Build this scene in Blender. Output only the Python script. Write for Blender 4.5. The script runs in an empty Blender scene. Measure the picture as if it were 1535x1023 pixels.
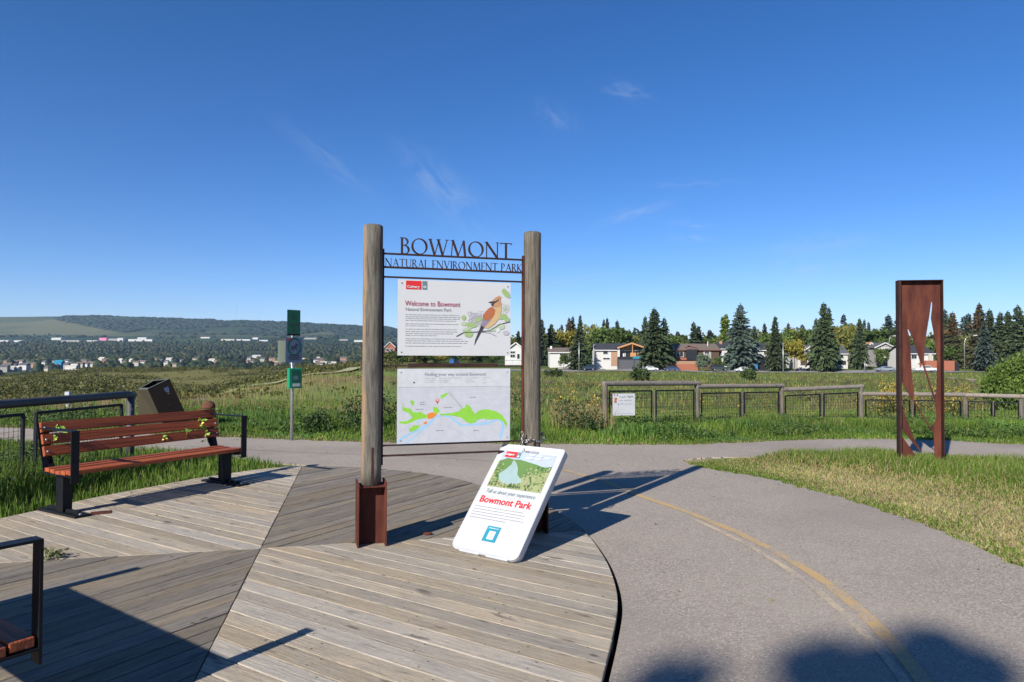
import bpy, bmesh, math, random
import numpy as np
from mathutils import Vector, Matrix, Euler
from mathutils.geometry import tessellate_polygon

random.seed(7); rng = np.random.default_rng(7)
sc = bpy.context.scene
COL = sc.collection

# ------------------------------------------------------------------ camera, sky, sun, exposure
EYE, FPX, PITCH, ROLL = 1.60, 1023.33, math.radians(1.15), 0.004
cam_d = bpy.data.cameras.new('camera'); cam_d.lens = 24; cam_d.sensor_width = 36
cam_d.clip_start = 0.05; cam_d.clip_end = 20000
cam = bpy.data.objects.new('camera', cam_d); COL.objects.link(cam)
CAM_R = Matrix.Rotation(math.pi/2 + PITCH, 4, 'X') @ Matrix.Rotation(ROLL, 4, 'Z')
cam.matrix_world = Matrix.Translation((0, 0, EYE)) @ CAM_R
sc.camera = cam

SUN_EL, SUN_AZ = math.radians(30.8), math.radians(33.8)     # the shadows run forward and to the right
SH = Vector((math.sin(SUN_AZ), math.cos(SUN_AZ), 0)) / math.tan(SUN_EL)    # shadow offset per metre of height
world = bpy.data.worlds.new('World'); sc.world = world; world.use_nodes = True
wn, wl = world.node_tree.nodes, world.node_tree.links
wn.clear()
wout = wn.new('ShaderNodeOutputWorld'); bg = wn.new('ShaderNodeBackground'); sky = wn.new('ShaderNodeTexSky')
sky.sky_type = 'NISHITA'; sky.sun_disc = False
sky.sun_elevation = SUN_EL; sky.sun_rotation = math.pi + SUN_AZ
sky.altitude = 2600; sky.air_density = 1.0; sky.dust_density = 0.0; sky.ozone_density = 2.2
hs = wn.new('ShaderNodeHueSaturation'); hs.inputs['Saturation'].default_value = 1.26; hs.inputs['Value'].default_value = 1.0
tint = wn.new('ShaderNodeMixRGB'); tint.blend_type = 'MULTIPLY'; tint.inputs[0].default_value = 1; tint.inputs[2].default_value = (.95, .945, 1.08, 1)
wl.new(sky.outputs[0], tint.inputs[1]); wl.new(tint.outputs[0], hs.inputs['Color'])
# thin cirrus: streaky noise read along the direction of view, fading out towards the horizon and the zenith
tc = wn.new('ShaderNodeTexCoord')
sep = wn.new('ShaderNodeSeparateXYZ'); wl.new(tc.outputs['Generated'], sep.inputs[0])
def wmath(op, a, b=None, clamp=False):
    n = wn.new('ShaderNodeMath'); n.operation = op; n.use_clamp = clamp
    for i, v in enumerate((a, b)):
        if v is None: continue
        if isinstance(v, (int, float)): n.inputs[i].default_value = v
        else: wl.new(v, n.inputs[i])
    return n.outputs[0]
yy_ = wmath('MAXIMUM', sep.outputs['Y'], 0.05)
gx = wmath('DIVIDE', sep.outputs['X'], yy_); gz_ = wmath('DIVIDE', sep.outputs['Z'], yy_)        # tangents of the bearing and the elevation
cmb = wn.new('ShaderNodeCombineXYZ'); wl.new(gx, cmb.inputs[0]); wl.new(gz_, cmb.inputs[1])
def wisp(x0, z0, x1, z1, w, amp):
    cx_, cz_ = (x0+x1)/2, (z0+z1)/2; ang = math.atan2(z1-z0, x1-x0); L_ = math.hypot(x1-x0, z1-z0)/2
    mp = wn.new('ShaderNodeMapping'); mp.vector_type = 'TEXTURE'; mp.inputs['Location'].default_value = (cx_, cz_, 0); mp.inputs['Rotation'].default_value = (0, 0, ang); wl.new(cmb.outputs[0], mp.inputs[0])
    nz = wn.new('ShaderNodeTexNoise'); nz.inputs['Scale'].default_value = 1.0; nz.inputs['Detail'].default_value = 4; nz.inputs['Roughness'].default_value = .62; nz.inputs['Distortion'].default_value = .8
    st = wn.new('ShaderNodeMapping'); st.inputs['Scale'].default_value = (1.1/max(L_, .02), .9/w, 1); st.inputs['Location'].default_value = (x0*37, z0*51, 3); wl.new(mp.outputs[0], st.inputs[0]); wl.new(st.outputs[0], nz.inputs['Vector'])
    sp_ = wn.new('ShaderNodeSeparateXYZ'); wl.new(mp.outputs[0], sp_.inputs[0])
    a = wmath('DIVIDE', sp_.outputs[0], L_); b = wmath('DIVIDE', sp_.outputs[1], w)
    e = wmath('EXPONENT', wmath('MULTIPLY', wmath('ADD', wmath('MULTIPLY', a, a), wmath('MULTIPLY', b, b)), -1.0))
    r = wn.new('ShaderNodeMapRange'); r.inputs[1].default_value = .40; r.inputs[2].default_value = .75; wl.new(nz.outputs['Fac'], r.inputs[0])
    return wmath('MULTIPLY', wmath('MULTIPLY', e, r.outputs[0]), amp)
cm = None
for (a0, b0, a1, b1, w_, am_) in ((620, 240, 725, 345, 24, .75), (430, 190, 545, 285, 14, .35), (905, 332, 1005, 298, 10, .55), (1150, 372, 1300, 350, 14, .55), (1160, 404, 1290, 384, 22, .5), (910, 126, 970, 138, 12, .5),
                                  (1010, 332, 1065, 336, 5, .55), (1010, 354, 1065, 356, 5, .6), (800, 422, 920, 410, 8, .35), (800, 155, 860, 190, 18, .3), (990, 275, 1110, 268, 6, .35)):
    wv_ = wisp((a0-768)/1023, (531-b0)/1023, (a1-768)/1023, (531-b1)/1023, w_/1023, am_)
    cm = wv_ if cm is None else wmath('ADD', cm, wv_)
cm = wmath('MULTIPLY', cm, wmath('GREATER_THAN', sep.outputs['Y'], 0.06))
cm = wmath('MULTIPLY', cm, 0.5, True)
cmix = wn.new('ShaderNodeMixRGB'); cmix.inputs['Color2'].default_value = (4.6, 5.2, 6.2, 1)
wl.new(cm, cmix.inputs['Fac']); wl.new(hs.outputs[0], cmix.inputs['Color1'])
wl.new(cmix.outputs[0], bg.inputs['Color']); bg.inputs['Strength'].default_value = 0.088
wl.new(bg.outputs[0], wout.inputs['Surface'])

sun_d = bpy.data.lights.new('sun', 'SUN'); sun_d.energy = 5.0; sun_d.angle = math.radians(0.53); sun_d.color = (1.0, 0.95, 0.87)
sun = bpy.data.objects.new('sun', sun_d); COL.objects.link(sun)
sdir = Vector((SH.x, SH.y, -1)).normalized()
sun.rotation_euler = sdir.to_track_quat('-Z', 'Y').to_euler(); sun.location = (-20, -30, 40)

sc.view_settings.view_transform = 'Standard'; sc.view_settings.look = 'None'
sc.view_settings.gamma = 1; sc.view_settings.use_curve_mapping = False
sc.view_settings.exposure = 0.62
sc.render.engine = 'CYCLES'
sc.cycles.max_bounces = 6; sc.cycles.transparent_max_bounces = 8; sc.cycles.volume_bounces = 0
sc.cycles.use_denoising = True

# ------------------------------------------------------------------ helpers
def ray(px, py):
    v = Vector(((px - 767.5) / FPX, -(py - 511.5) / FPX, -1))
    return (CAM_R @ v.to_4d()).to_3d() if False else CAM_R.to_3x3() @ v
def G(px, py, z=0.0):
    """point at height z that is seen at the photo's pixel"""
    d = ray(px, py); t = (z - EYE) / d.z
    return Vector((d.x * t, d.y * t, z))
def AT(px, py, Y):
    """point at depth Y that is seen at the photo's pixel"""
    d = ray(px, py); t = Y / d.y
    return Vector((d.x * t, Y, EYE + d.z * t))

def link(o, parent=None):
    COL.objects.link(o)
    if parent is not None: o.parent = parent
    return o
def tag(o, label=None, cat=None, group=None, kind=None):
    if label: o['label'] = label
    if cat: o['category'] = cat
    if group: o['group'] = group
    if kind: o['kind'] = kind
    return o
def thing(name, label, cat, loc=(0, 0, 0), rz=0.0, group=None):
    o = bpy.data.objects.new(name, None); o.empty_display_size = 0.1
    o.location = loc; o.rotation_euler = (0, 0, rz); link(o)
    return tag(o, label, cat, group)
def copy_tree(o, parent=None):
    c = o.copy(); link(c); c.parent = parent
    for ch in o.children: copy_tree(ch, c)
    return c

class MB:
    def __init__(s): s.v = []; s.f = []; s.m = []; s.mi = 0
    def poly(s, pts, mi=None):
        b = len(s.v); s.v += [tuple(p) for p in pts]; s.f.append(tuple(range(b, b + len(pts)))); s.m.append(s.mi if mi is None else mi)
    def add(s, vs, fs):
        b = len(s.v); s.v += [tuple(p) for p in vs]
        for f in fs: s.f.append(tuple(i + b for i in f)); s.m.append(s.mi)
    def box(s, x0, x1, y0, y1, z0, z1, c=0.0):
        s.prism([(x0, y0), (x1, y0), (x1, y1), (x0, y1)], z0, z1, c)
    def prism(s, poly, z0, z1, c=0.0):
        """upright prism over an anticlockwise outline, with its top edge chamfered by c"""
        n = len(poly)
        if c > 0:
            ins = inset(poly, c)
            rings = [[(x, y, z0) for x, y in poly], [(x, y, z1 - c) for x, y in poly], [(x, y, z1) for x, y in ins]]
        else: rings = [[(x, y, z0) for x, y in poly], [(x, y, z1) for x, y in poly]]
        vs = [p for r in rings for p in r]; fs = []
        for k in range(len(rings) - 1):
            for i in range(n):
                j = (i + 1) % n; fs.append((k*n+i, k*n+j, (k+1)*n+j, (k+1)*n+i))
        t = (len(rings) - 1) * n
        fs.append(tuple(range(t, t + n))); fs.append(tuple(reversed(range(n))))
        s.add(vs, fs)
    def obox(s, M, sx, sy, sz):
        """box of the given size centred on the frame M"""
        vs = [M @ Vector((a*sx/2, b*sy/2, c*sz/2)) for a in (-1, 1) for b in (-1, 1) for c in (-1, 1)]
        s.add(vs, [(0,1,3,2), (4,6,7,5), (0,4,5,1), (2,3,7,6), (0,2,6,4), (1,5,7,3)])
    def bar(s, p, q, w, h=None, up=(0, 0, 1)):
        p, q = Vector(p), Vector(q); d = q - p; x = d.normalized(); u = Vector(up)
        y = u.cross(x)
        if y.length < 1e-4: y = Vector((0, 1, 0)).cross(x)
        y.normalize(); z = x.cross(y)
        M = Matrix((x, y, z)).transposed().to_4x4(); M.translation = (p + q) / 2
        s.obox(M, d.length, w, h or w)
    def tube(s, pts, rad, n=10, cap=True, wob=0.0, seed=0):
        r_ = random.Random(seed)
        pts = [Vector(p) for p in pts]; rad = rad if hasattr(rad, '__len__') else [rad]*len(pts)
        rings = []; prev = None
        for i, p in enumerate(pts):
            t = (pts[min(i+1, len(pts)-1)] - pts[max(i-1, 0)]).normalized()
            a = prev if prev is not None else (Vector((1, 0, 0)) if abs(t.x) < 0.9 else Vector((0, 1, 0)))
            a = (a - t * a.dot(t)).normalized(); prev = a; b = t.cross(a)
            rings.append([p + (a*math.cos(2*math.pi*k/n) + b*math.sin(2*math.pi*k/n)) * rad[i] * (1 + wob*(r_.random()-.5)) for k in range(n)])
        vs = [v for r in rings for v in r]; fs = []
        for k in range(len(rings)-1):
            for i in range(n):
                j = (i+1) % n; fs.append((k*n+i, k*n+j, (k+1)*n+j, (k+1)*n+i))
        if cap: fs.append(tuple(reversed(range(n)))); t = (len(rings)-1)*n; fs.append(tuple(range(t, t+n)))
        s.add(vs, fs)
    def mesh(s, name, mats, smooth=False):
        me = bpy.data.meshes.new(name); me.from_pydata(s.v, [], s.f)
        for m in (mats if isinstance(mats, (list, tuple)) else [mats]): me.materials.append(m)
        me.polygons.foreach_set('material_index', s.m)
        if smooth: me.polygons.foreach_set('use_smooth', [True]*len(s.f))
        me.update(); return me
    def build(s, name, mats, parent=None, smooth=False, **kw):
        o = bpy.data.objects.new(name, s.mesh(name, mats, smooth)); link(o, parent)
        return tag(o, **kw)
def inset(poly, c):
    n = len(poly); out = []
    for i in range(n):
        p0, p1, p2 = Vector(poly[i-1]), Vector(poly[i]), Vector(poly[(i+1) % n])
        d1 = (p1-p0); d2 = (p2-p1)
        if d1.length < 1e-6 or d2.length < 1e-6: out.append(tuple(p1)); continue
        d1.normalize(); d2.normalize()
        n1 = Vector((-d1.y, d1.x)); n2 = Vector((-d2.y, d2.x)); m = n1 + n2
        k = m.length_squared
        if k < 0.15: out.append(tuple(p1 + n1*c)); continue
        out.append(tuple(p1 + m * (2*c/k)))
    return out
def np_obj(name, verts, tris, mat, cols=None, parent=None, smooth=False, nper=3):
    me = bpy.data.meshes.new(name); nv, nf = len(verts), len(tris)
    me.vertices.add(nv); me.vertices.foreach_set('co', np.asarray(verts, np.float32).ravel())
    me.loops.add(nf*nper); me.loops.foreach_set('vertex_index', np.asarray(tris, np.int32).ravel())
    me.polygons.add(nf); me.polygons.foreach_set('loop_start', np.arange(0, nf*nper, nper, dtype=np.int32))
    me.polygons.foreach_set('loop_total', np.full(nf, nper, np.int32))
    if smooth: me.polygons.foreach_set('use_smooth', np.ones(nf, bool))
    if cols is not None:
        c = np.ones((nv, 4), np.float32); c[:, :3] = cols
        a = me.color_attributes.new('col', 'FLOAT_COLOR', 'POINT'); a.data.foreach_set('color', c.ravel())
    me.materials.append(mat); me.update(calc_edges=True)
    o = bpy.data.objects.new(name, me); return link(o, parent)
def inside(poly, X, Y):
    X = np.asarray(X, float); Y = np.asarray(Y, float); r = np.zeros(X.shape, bool); n = len(poly)
    for i in range(n):
        x0, y0 = poly[i][0], poly[i][1]; x1, y1 = poly[(i+1) % n][0], poly[(i+1) % n][1]
        c = ((y0 > Y) != (y1 > Y)) & (X < (x1-x0)*(Y-y0)/((y1-y0) if y1 != y0 else 1e-9) + x0); r ^= c
    return r
def dist_line(pl, X, Y):
    X = np.asarray(X, float); Y = np.asarray(Y, float); best = np.full(X.shape, 1e9)
    for a, b in zip(pl[:-1], pl[1:]):
        ax, ay, bx, by = a[0], a[1], b[0], b[1]; L = (bx-ax)**2 + (by-ay)**2 + 1e-9
        t = np.clip(((X-ax)*(bx-ax) + (Y-ay)*(by-ay))/L, 0, 1)
        best = np.minimum(best, np.hypot(X-ax-t*(bx-ax), Y-ay-t*(by-ay)))
    return best
def spline(pts, k=6, closed=False):
    P = [Vector(p[:2]) for p in pts]; n = len(P); out = []
    for i in range(n if closed else n-1):
        g = (lambda j: P[j % n]) if closed else (lambda j: P[max(0, min(n-1, j))])
        p0, p1, p2, p3 = g(i-1), g(i), g(i+1), g(i+2)
        for s in range(k):
            t = s/k
            out.append(0.5*((2*p1) + (p2-p0)*t + (2*p0-5*p1+4*p2-p3)*t*t + (3*p1-p0-3*p2+p3)*t**3))
    if not closed: out.append(P[-1])
    return [(p.x, p.y) for p in out]
def vnoise(X, Y, s, seed=0):
    """smooth value noise, 0..1"""
    r = np.random.default_rng(seed); T = r.random((64, 64))
    x = np.asarray(X, float)/s; y = np.asarray(Y, float)/s
    xi = np.floor(x).astype(int); yi = np.floor(y).astype(int); fx = x-xi; fy = y-yi
    fx = fx*fx*(3-2*fx); fy = fy*fy*(3-2*fy)
    g = lambda a, b: T[a % 64, b % 64]
    return (g(xi, yi)*(1-fx)+g(xi+1, yi)*fx)*(1-fy) + (g(xi, yi+1)*(1-fx)+g(xi+1, yi+1)*fx)*fy

# ------------------------------------------------------------------ materials
def mat(name, col=(.5, .5, .5), rough=.7, metal=0., var=0.12, scale=8., detail=5, bump=0.0, bscale=None, stretch=(1, 1, 1),
        col2=None, attr=False, transl=0.0, coat=0.0, objrand=0.0, spec=0.5, geo=False, t0=.35, t1=.65):
    m = bpy.data.materials.new(name); m.use_nodes = True; N, L = m.node_tree.nodes, m.node_tree.links
    b = N['Principled BSDF']; b.inputs['Roughness'].default_value = rough; b.inputs['Metallic'].default_value = metal
    b.inputs['Specular IOR Level'].default_value = spec
    if coat: b.inputs['Coat Weight'].default_value = coat; b.inputs['Coat Roughness'].default_value = .08
    tcn = N.new('ShaderNodeTexCoord'); mp = N.new('ShaderNodeMapping'); mp.inputs['Scale'].default_value = stretch
    if geo:
        g = N.new('ShaderNodeNewGeometry'); L.new(g.outputs['Position'], mp.inputs[0])
    else: L.new(tcn.outputs['Object'], mp.inputs[0])
    nz = N.new('ShaderNodeTexNoise'); nz.inputs['Scale'].default_value = scale; nz.inputs['Detail'].default_value = detail; nz.inputs['Roughness'].default_value = .62
    L.new(mp.outputs[0], nz.inputs['Vector'])
    mr = N.new('ShaderNodeMapRange'); mr.inputs[1].default_value = t0; mr.inputs[2].default_value = t1; L.new(nz.outputs['Fac'], mr.inputs[0])
    mx = N.new('ShaderNodeMixRGB'); L.new(mr.outputs[0], mx.inputs['Fac'])
    c2 = col2 or tuple(min(1, c*(1+var)) for c in col)
    c1 = col if col2 else tuple(c*(1-var) for c in col)
    mx.inputs['Color1'].default_value = (*c1, 1); mx.inputs['Color2'].default_value = (*c2, 1)
    out = mx.outputs[0]
    if attr:
        a = N.new('ShaderNodeVertexColor'); a.layer_name = 'col'
        k = N.new('ShaderNodeMixRGB'); k.blend_type = 'MULTIPLY'; k.inputs['Fac'].default_value = 1
        L.new(a.outputs[0], k.inputs['Color1']); L.new(out, k.inputs['Color2']); out = k.outputs[0]
    if objrand:
        oi = N.new('ShaderNodeObjectInfo'); r = N.new('ShaderNodeMapRange'); r.inputs[3].default_value = 1-objrand; r.inputs[4].default_value = 1+objrand
        L.new(oi.outputs['Random'], r.inputs[0]); k = N.new('ShaderNodeHueSaturation'); L.new(out, k.inputs['Color']); L.new(r.outputs[0], k.inputs['Value'])
        out = k.outputs[0]
    L.new(out, b.inputs['Base Color'])
    if bump:
        bn = N.new('ShaderNodeTexNoise'); bn.inputs['Scale'].default_value = bscale or scale*3; bn.inputs['Detail'].default_value = 4; L.new(mp.outputs[0], bn.inputs['Vector'])
        bp = N.new('ShaderNodeBump'); bp.inputs['Strength'].default_value = min(1, bump); bp.inputs['Distance'].default_value = .02 if bump <= 1 else .02*bump
        L.new(bn.outputs['Fac'], bp.inputs['Height']); L.new(bp.outputs[0], b.inputs['Normal'])
    if transl:
        tr = N.new('ShaderNodeBsdfTranslucent'); L.new(out, tr.inputs['Color']); ms = N.new('ShaderNodeMixShader'); ms.inputs[0].default_value = transl
        L.new(b.outputs[0], ms.inputs[1]); L.new(tr.outputs[0], ms.inputs[2]); L.new(ms.outputs[0], N['Material Output'].inputs['Surface'])
    return m

def wood_deck(name, ca, cb, crack=.5, ax=0, spread=.16, peel=False):
    """weathered plank: grain along local X, knots, stains, tone that differs from board to board"""
    m = bpy.data.materials.new(name); m.use_nodes = True; N, L = m.node_tree.nodes, m.node_tree.links
    b = N['Principled BSDF']; b.inputs['Roughness'].default_value = .85; b.inputs['Specular IOR Level'].default_value = .2
    tcn = N.new('ShaderNodeTexCoord'); oi = N.new('ShaderNodeObjectInfo')
    add = N.new('ShaderNodeVectorMath'); add.operation = 'ADD'; L.new(tcn.outputs['Object'], add.inputs[0])
    rr = N.new('ShaderNodeMath'); rr.operation = 'MULTIPLY'; rr.inputs[1].default_value = 57.; L.new(oi.outputs['Random'], rr.inputs[0])
    L.new(rr.outputs[0], add.inputs[1])
    def noise(scale, st, det=6, rough=.6, dist=0.):
        mp = N.new('ShaderNodeMapping'); mp.inputs['Scale'].default_value = st if ax == 0 else (st[1], st[1], st[0]); L.new(add.outputs[0], mp.inputs[0])
        n = N.new('ShaderNodeTexNoise'); n.inputs['Scale'].default_value = scale; n.inputs['Detail'].default_value = det
        n.inputs['Roughness'].default_value = rough; n.inputs['Distortion'].default_value = dist; L.new(mp.outputs[0], n.inputs['Vector']); return n.outputs['Fac']
    def rng_(s, a, b_, c=0., d=1.):
        n = N.new('ShaderNodeMapRange'); n.inputs[1].default_value = a; n.inputs[2].default_value = b_; n.inputs[3].default_value = c; n.inputs[4].default_value = d
        L.new(s, n.inputs[0]); return n.outputs[0]
    def mix(f, a, b_, mode='MIX'):
        n = N.new('ShaderNodeMixRGB'); n.blend_type = mode
        for s, i in ((f, 0), (a, 1), (b_, 2)):
            if isinstance(s, tuple): n.inputs[i].default_value = (*s, 1)
            elif isinstance(s, float): n.inputs[i].default_value = s
            else: L.new(s, n.inputs[i])
        return n.outputs[0]
    grain = noise(9, (.35, 7, 7), 7, .7, .3); fine = noise(40, (.25, 9, 9), 4, .7); blotch = noise(3.0, (.6, 1.6, 1), 5)
    c = mix(rng_(grain, .36, .64), ca, cb)
    c = mix(rng_(blotch, .45, .75, 0., .45), c, (ca[0]*1.25, ca[1]*1.1, ca[2]*.9))
    c = mix(rng_(fine, .57, .72, 0., crack), c, (.035, .03, .026))
    if peel:      # grey skin gone on one flank, raw orange wood beneath
        sx = N.new('ShaderNodeSeparateXYZ'); L.new(tcn.outputs['Object'], sx.inputs[0]); ad = N.new('ShaderNodeMath'); ad.operation = 'ADD'; L.new(sx.outputs[0], ad.inputs[0])
        wv = N.new('ShaderNodeMath'); wv.operation = 'MULTIPLY'; wv.inputs[1].default_value = .10; L.new(blotch, wv.inputs[0]); L.new(wv.outputs[0], ad.inputs[1])
        c = mix(rg2 := rng_(ad.outputs[0], -.026, -.006, .85, 0.), c, (.30, .165, .055))
    spots = noise(5.5, (.5, 2.2, 1), 2, .5, .2)
    c = mix(rng_(spots, .66, .74, 0., .65), c, (.06, .05, .045))
    vo = N.new('ShaderNodeTexVoronoi'); vo.inputs['Scale'].default_value = 2.2; mpk = N.new('ShaderNodeMapping'); mpk.inputs['Scale'].default_value = (.7, 1.6, .1); L.new(add.outputs[0], mpk.inputs[0]); L.new(mpk.outputs[0], vo.inputs['Vector'])
    c = mix(rng_(vo.outputs['Distance'], .03, .055, .7, 0.), c, (.05, .035, .025))
    hv = N.new('ShaderNodeHueSaturation'); L.new(c, hv.inputs['Color'])
    L.new(rng_(oi.outputs['Random'], 0, 1, 1-spread, 1+spread), hv.inputs['Value']); 
    r2 = N.new('ShaderNodeMath'); r2.operation = 'FRACT'; m2 = N.new('ShaderNodeMath'); m2.operation = 'MULTIPLY'; m2.inputs[1].default_value = 7.3
    L.new(oi.outputs['Random'], m2.inputs[0]); L.new(m2.outputs[0], r2.inputs[0]); L.new(rng_(r2.outputs[0], 0, 1, .75, 1.15), hv.inputs['Saturation'])
    L.new(hv.outputs[0], b.inputs['Base Color'])
    bp = N.new('ShaderNodeBump'); bp.inputs['Strength'].default_value = .9; bp.inputs['Distance'].default_value = .008
    s = N.new('ShaderNodeMath'); s.operation = 'ADD'; L.new(grain, s.inputs[0]); L.new(fine, s.inputs[1]); L.new(s.outputs[0], bp.inputs['Height']); L.new(bp.outputs[0], b.inputs['Normal'])
    return m

def asphalt_mat(name, paint=None, worn=.5):
    m = bpy.data.materials.new(name); m.use_nodes = True; N, L = m.node_tree.nodes, m.node_tree.links
    b = N['Principled BSDF']; b.inputs['Roughness'].default_value = .88; b.inputs['Specular IOR Level'].default_value = .25
    g = N.new('ShaderNodeNewGeometry'); P = g.outputs['Position']
    def noise(scale, det=4, rough=.6, st=None):
        n = N.new('ShaderNodeTexNoise'); n.inputs['Scale'].default_value = scale; n.inputs['Detail'].default_value = det; n.inputs['Roughness'].default_value = rough
        if st:
            mp = N.new('ShaderNodeMapping'); mp.inputs['Scale'].default_value = st; L.new(P, mp.inputs[0]); L.new(mp.outputs[0], n.inputs['Vector'])
        else: L.new(P, n.inputs['Vector'])
        return n.outputs['Fac']
    def rg(s, a, b_, c=0., d=1.):
        n = N.new('ShaderNodeMapRange'); n.inputs[1].default_value = a; n.inputs[2].default_value = b_; n.inputs[3].default_value = c; n.inputs[4].default_value = d; L.new(s, n.inputs[0]); return n.outputs[0]
    def mix(f, a, b_):
        n = N.new('ShaderNodeMixRGB')
        for s, i in ((f, 0), (a, 1), (b_, 2)):
            if isinstance(s, tuple): n.inputs[i].default_value = (*s, 1)
            elif isinstance(s, float): n.inputs[i].default_value = s
            else: L.new(s, n.inputs[i])
        return n.outputs[0]
    vo = N.new('ShaderNodeTexVoronoi'); vo.inputs['Scale'].default_value = 85; L.new(P, vo.inputs['Vector'])
    sp = N.new('ShaderNodeSeparateColor'); L.new(vo.outputs['Color'], sp.inputs[0])
    c = mix(rg(sp.outputs[0], .0, 1.), (.235, .198, .160), (.415, .352, .285))
    c = mix(rg(sp.outputs[1], .93, .98, 0., .55), c, (.60, .54, .48))
    c = mix(rg(vo.outputs['Distance'], .35, .75, 0., .35), c, (.09, .08, .075))
    big = noise(.7, 5, .6); c = mix(rg(big, .35, .7, 0., .48), c, (.365, .312, .252))
    dk_ = noise(.33, 3, .5); c = mix(rg(dk_, .48, .62, 0., .42), c, (.20, .172, .150))
    st = noise(2.4, 4, .65); c = mix(rg(st, .56, .74, 0., .28), c, (.17, .15, .138))
    if paint:
        w = noise(22, 5, .75); w2 = noise(2.5, 3, .6); s = N.new('ShaderNodeMath'); s.operation = 'ADD'; L.new(w, s.inputs[0]); L.new(w2, s.inputs[1])
        c = mix(rg(s.outputs[0], worn+.38, worn+.6, .88, 0.05), c, paint)
    L.new(c, b.inputs['Base Color'])
    bp = N.new('ShaderNodeBump'); bp.inputs['Strength'].default_value = .5; bp.inputs['Distance'].default_value = .004
    L.new(vo.outputs['Distance'], bp.inputs['Height']); L.new(bp.outputs[0], b.inputs['Normal'])
    return m

M = {}
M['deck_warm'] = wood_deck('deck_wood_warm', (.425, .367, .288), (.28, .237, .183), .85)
M['deck_grey'] = wood_deck('deck_wood_grey', (.275, .235, .18), (.16, .133, .102), .85)  # darker copy: uneven weathering, plus shading by board direction put into the colour
M['asphalt'] = asphalt_mat('asphalt')
M['line_yellow'] = asphalt_mat('worn_yellow_paint', (.47, .31, .13), .56)
M['line_pale'] = asphalt_mat('worn_pale_paint', (.48, .38, .25), .50)
M['line_faint'] = asphalt_mat('very_worn_yellow_paint', (.45, .33, .18), .36)
M['ground'] = mat('ground_vegetation', (.8, .8, .8), .95, var=.35, scale=2.2, detail=8, attr=True, geo=True, bump=1.0, bscale=6, spec=.1)
M['dirt'] = mat('trodden_dirt', (.30, .25, .19), .95, var=.2, scale=3, geo=True, bump=.6, bscale=30, spec=.1)
M['grass'] = mat('grass_blades', (1, 1, 1), .6, var=.1, scale=.8, attr=True, transl=.35, geo=True, spec=.25)
M['leaf'] = mat('leaves', (1, 1, 1), .55, var=.12, scale=1.2, attr=True, transl=.3, geo=True, spec=.3)
M['needle'] = mat('needles', (1, 1, 1), .7, var=.15, scale=.9, attr=True, transl=.12, objrand=.22, spec=.2)
M['crown'] = mat('crown_leaves', (1.15, 1.15, 1.15), .6, var=.15, scale=.7, attr=True, transl=.28, objrand=.16, spec=.25)
M['bark'] = mat('bark', (.13, .10, .075), .9, var=.35, scale=6, stretch=(1, 1, .3), bump=.8)
M['log'] = wood_deck('weathered_log', (.185, .162, .128), (.050, .044, .036), .95, 2, .05)
M['log_peel'] = wood_deck('weathered_log_peeled', (.185, .162, .128), (.050, .044, .036), .95, 2, .05, True)
M['rail_log'] = wood_deck('weathered_rail', (.27, .235, .20), (.13, .11, .095), .5)
M['rail_dark'] = mat('grey_pipe_rail', (.050, .050, .054), .6, var=.25, scale=5, stretch=(1, .3, 1), bump=.2)
M['corten'] = mat('rusted_steel', (.050, .012, .009), .8, metal=.1, col2=(.125, .036, .020), scale=3.0, detail=10, stretch=(2.6, 2.6, .5), bump=.35, bscale=60, spec=.3)
M['corten_dark'] = mat('dark_rusted_steel', (.022, .010, .009), .75, metal=.1, col2=(.045, .018, .013), scale=7, detail=8, bump=.3, bscale=60, spec=.3)
M['black'] = mat('black_painted_steel', (.006, .007, .009), .5, var=.25, scale=20, bump=.05, spec=.25)
M['bench_wood'] = mat('stained_bench_wood', (.40, .092, .026), .6, col2=(.17, .036, .011), scale=5, detail=8, stretch=(.25, 7, 7), bump=.35, bscale=12, spec=.4, objrand=.12)
M['white'] = mat('white_plastic', (.425, .43, .445), .42, var=.09, scale=2.6, detail=9, t0=.3, t1=.75, bump=.04, bscale=40)
M['panel'] = mat('printed_panel_white', (.47, .47, .475), .3, var=.02, scale=3, spec=.4)
M['zinc'] = mat('galvanised_steel', (.42, .43, .44), .4, metal=.7, var=.15, scale=20)
M['chain'] = mat('chain_steel', (.35, .34, .33), .35, metal=.9, var=.2, scale=30)
PRINT = .68
def flat(n, c, r=.45):
    if r == .45: c = tuple(x*PRINT for x in c)
    M[n] = mat(n, c, r, var=.05, scale=14, spec=.3); return M[n]

# ------------------------------------------------------------------ outlines on the ground
GZ, PZ = -.050, -.030                       # soil, asphalt
deck_px = [(0, 777), (150, 744), (300, 716), (400, 702), (452, 698), (520, 700), (575, 703), (660, 713), (716, 726), (800, 750), (845, 772), (872, 792), (900, 826), (918, 862), (926, 902), (919, 950), (905, 1008)]
deck_pts = [tuple(G(*p)[:2]) for p in deck_px]
DECK = spline(deck_pts[4:], 4)
DECK = [deck_pts[0], deck_pts[1], deck_pts[2], deck_pts[3]] + DECK + [(.30, 2.75), (-.15, 2.0), (-.9, 1.2), (-1.9, .75), (-3.2, .7), (-4.6, 1.2), (-5.7, 2.2), (-6.3, 3.6), (-6.4, 5.2), (-5.9, 6.3)]
DECK = DECK[::-1]                           # anticlockwise
if sum(a[0]*b[1]-b[0]*a[1] for a, b in zip(DECK, DECK[1:]+DECK[:1])) < 0: DECK = DECK[::-1]
DCEN = Vector(G(391, 822)[:2])

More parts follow.
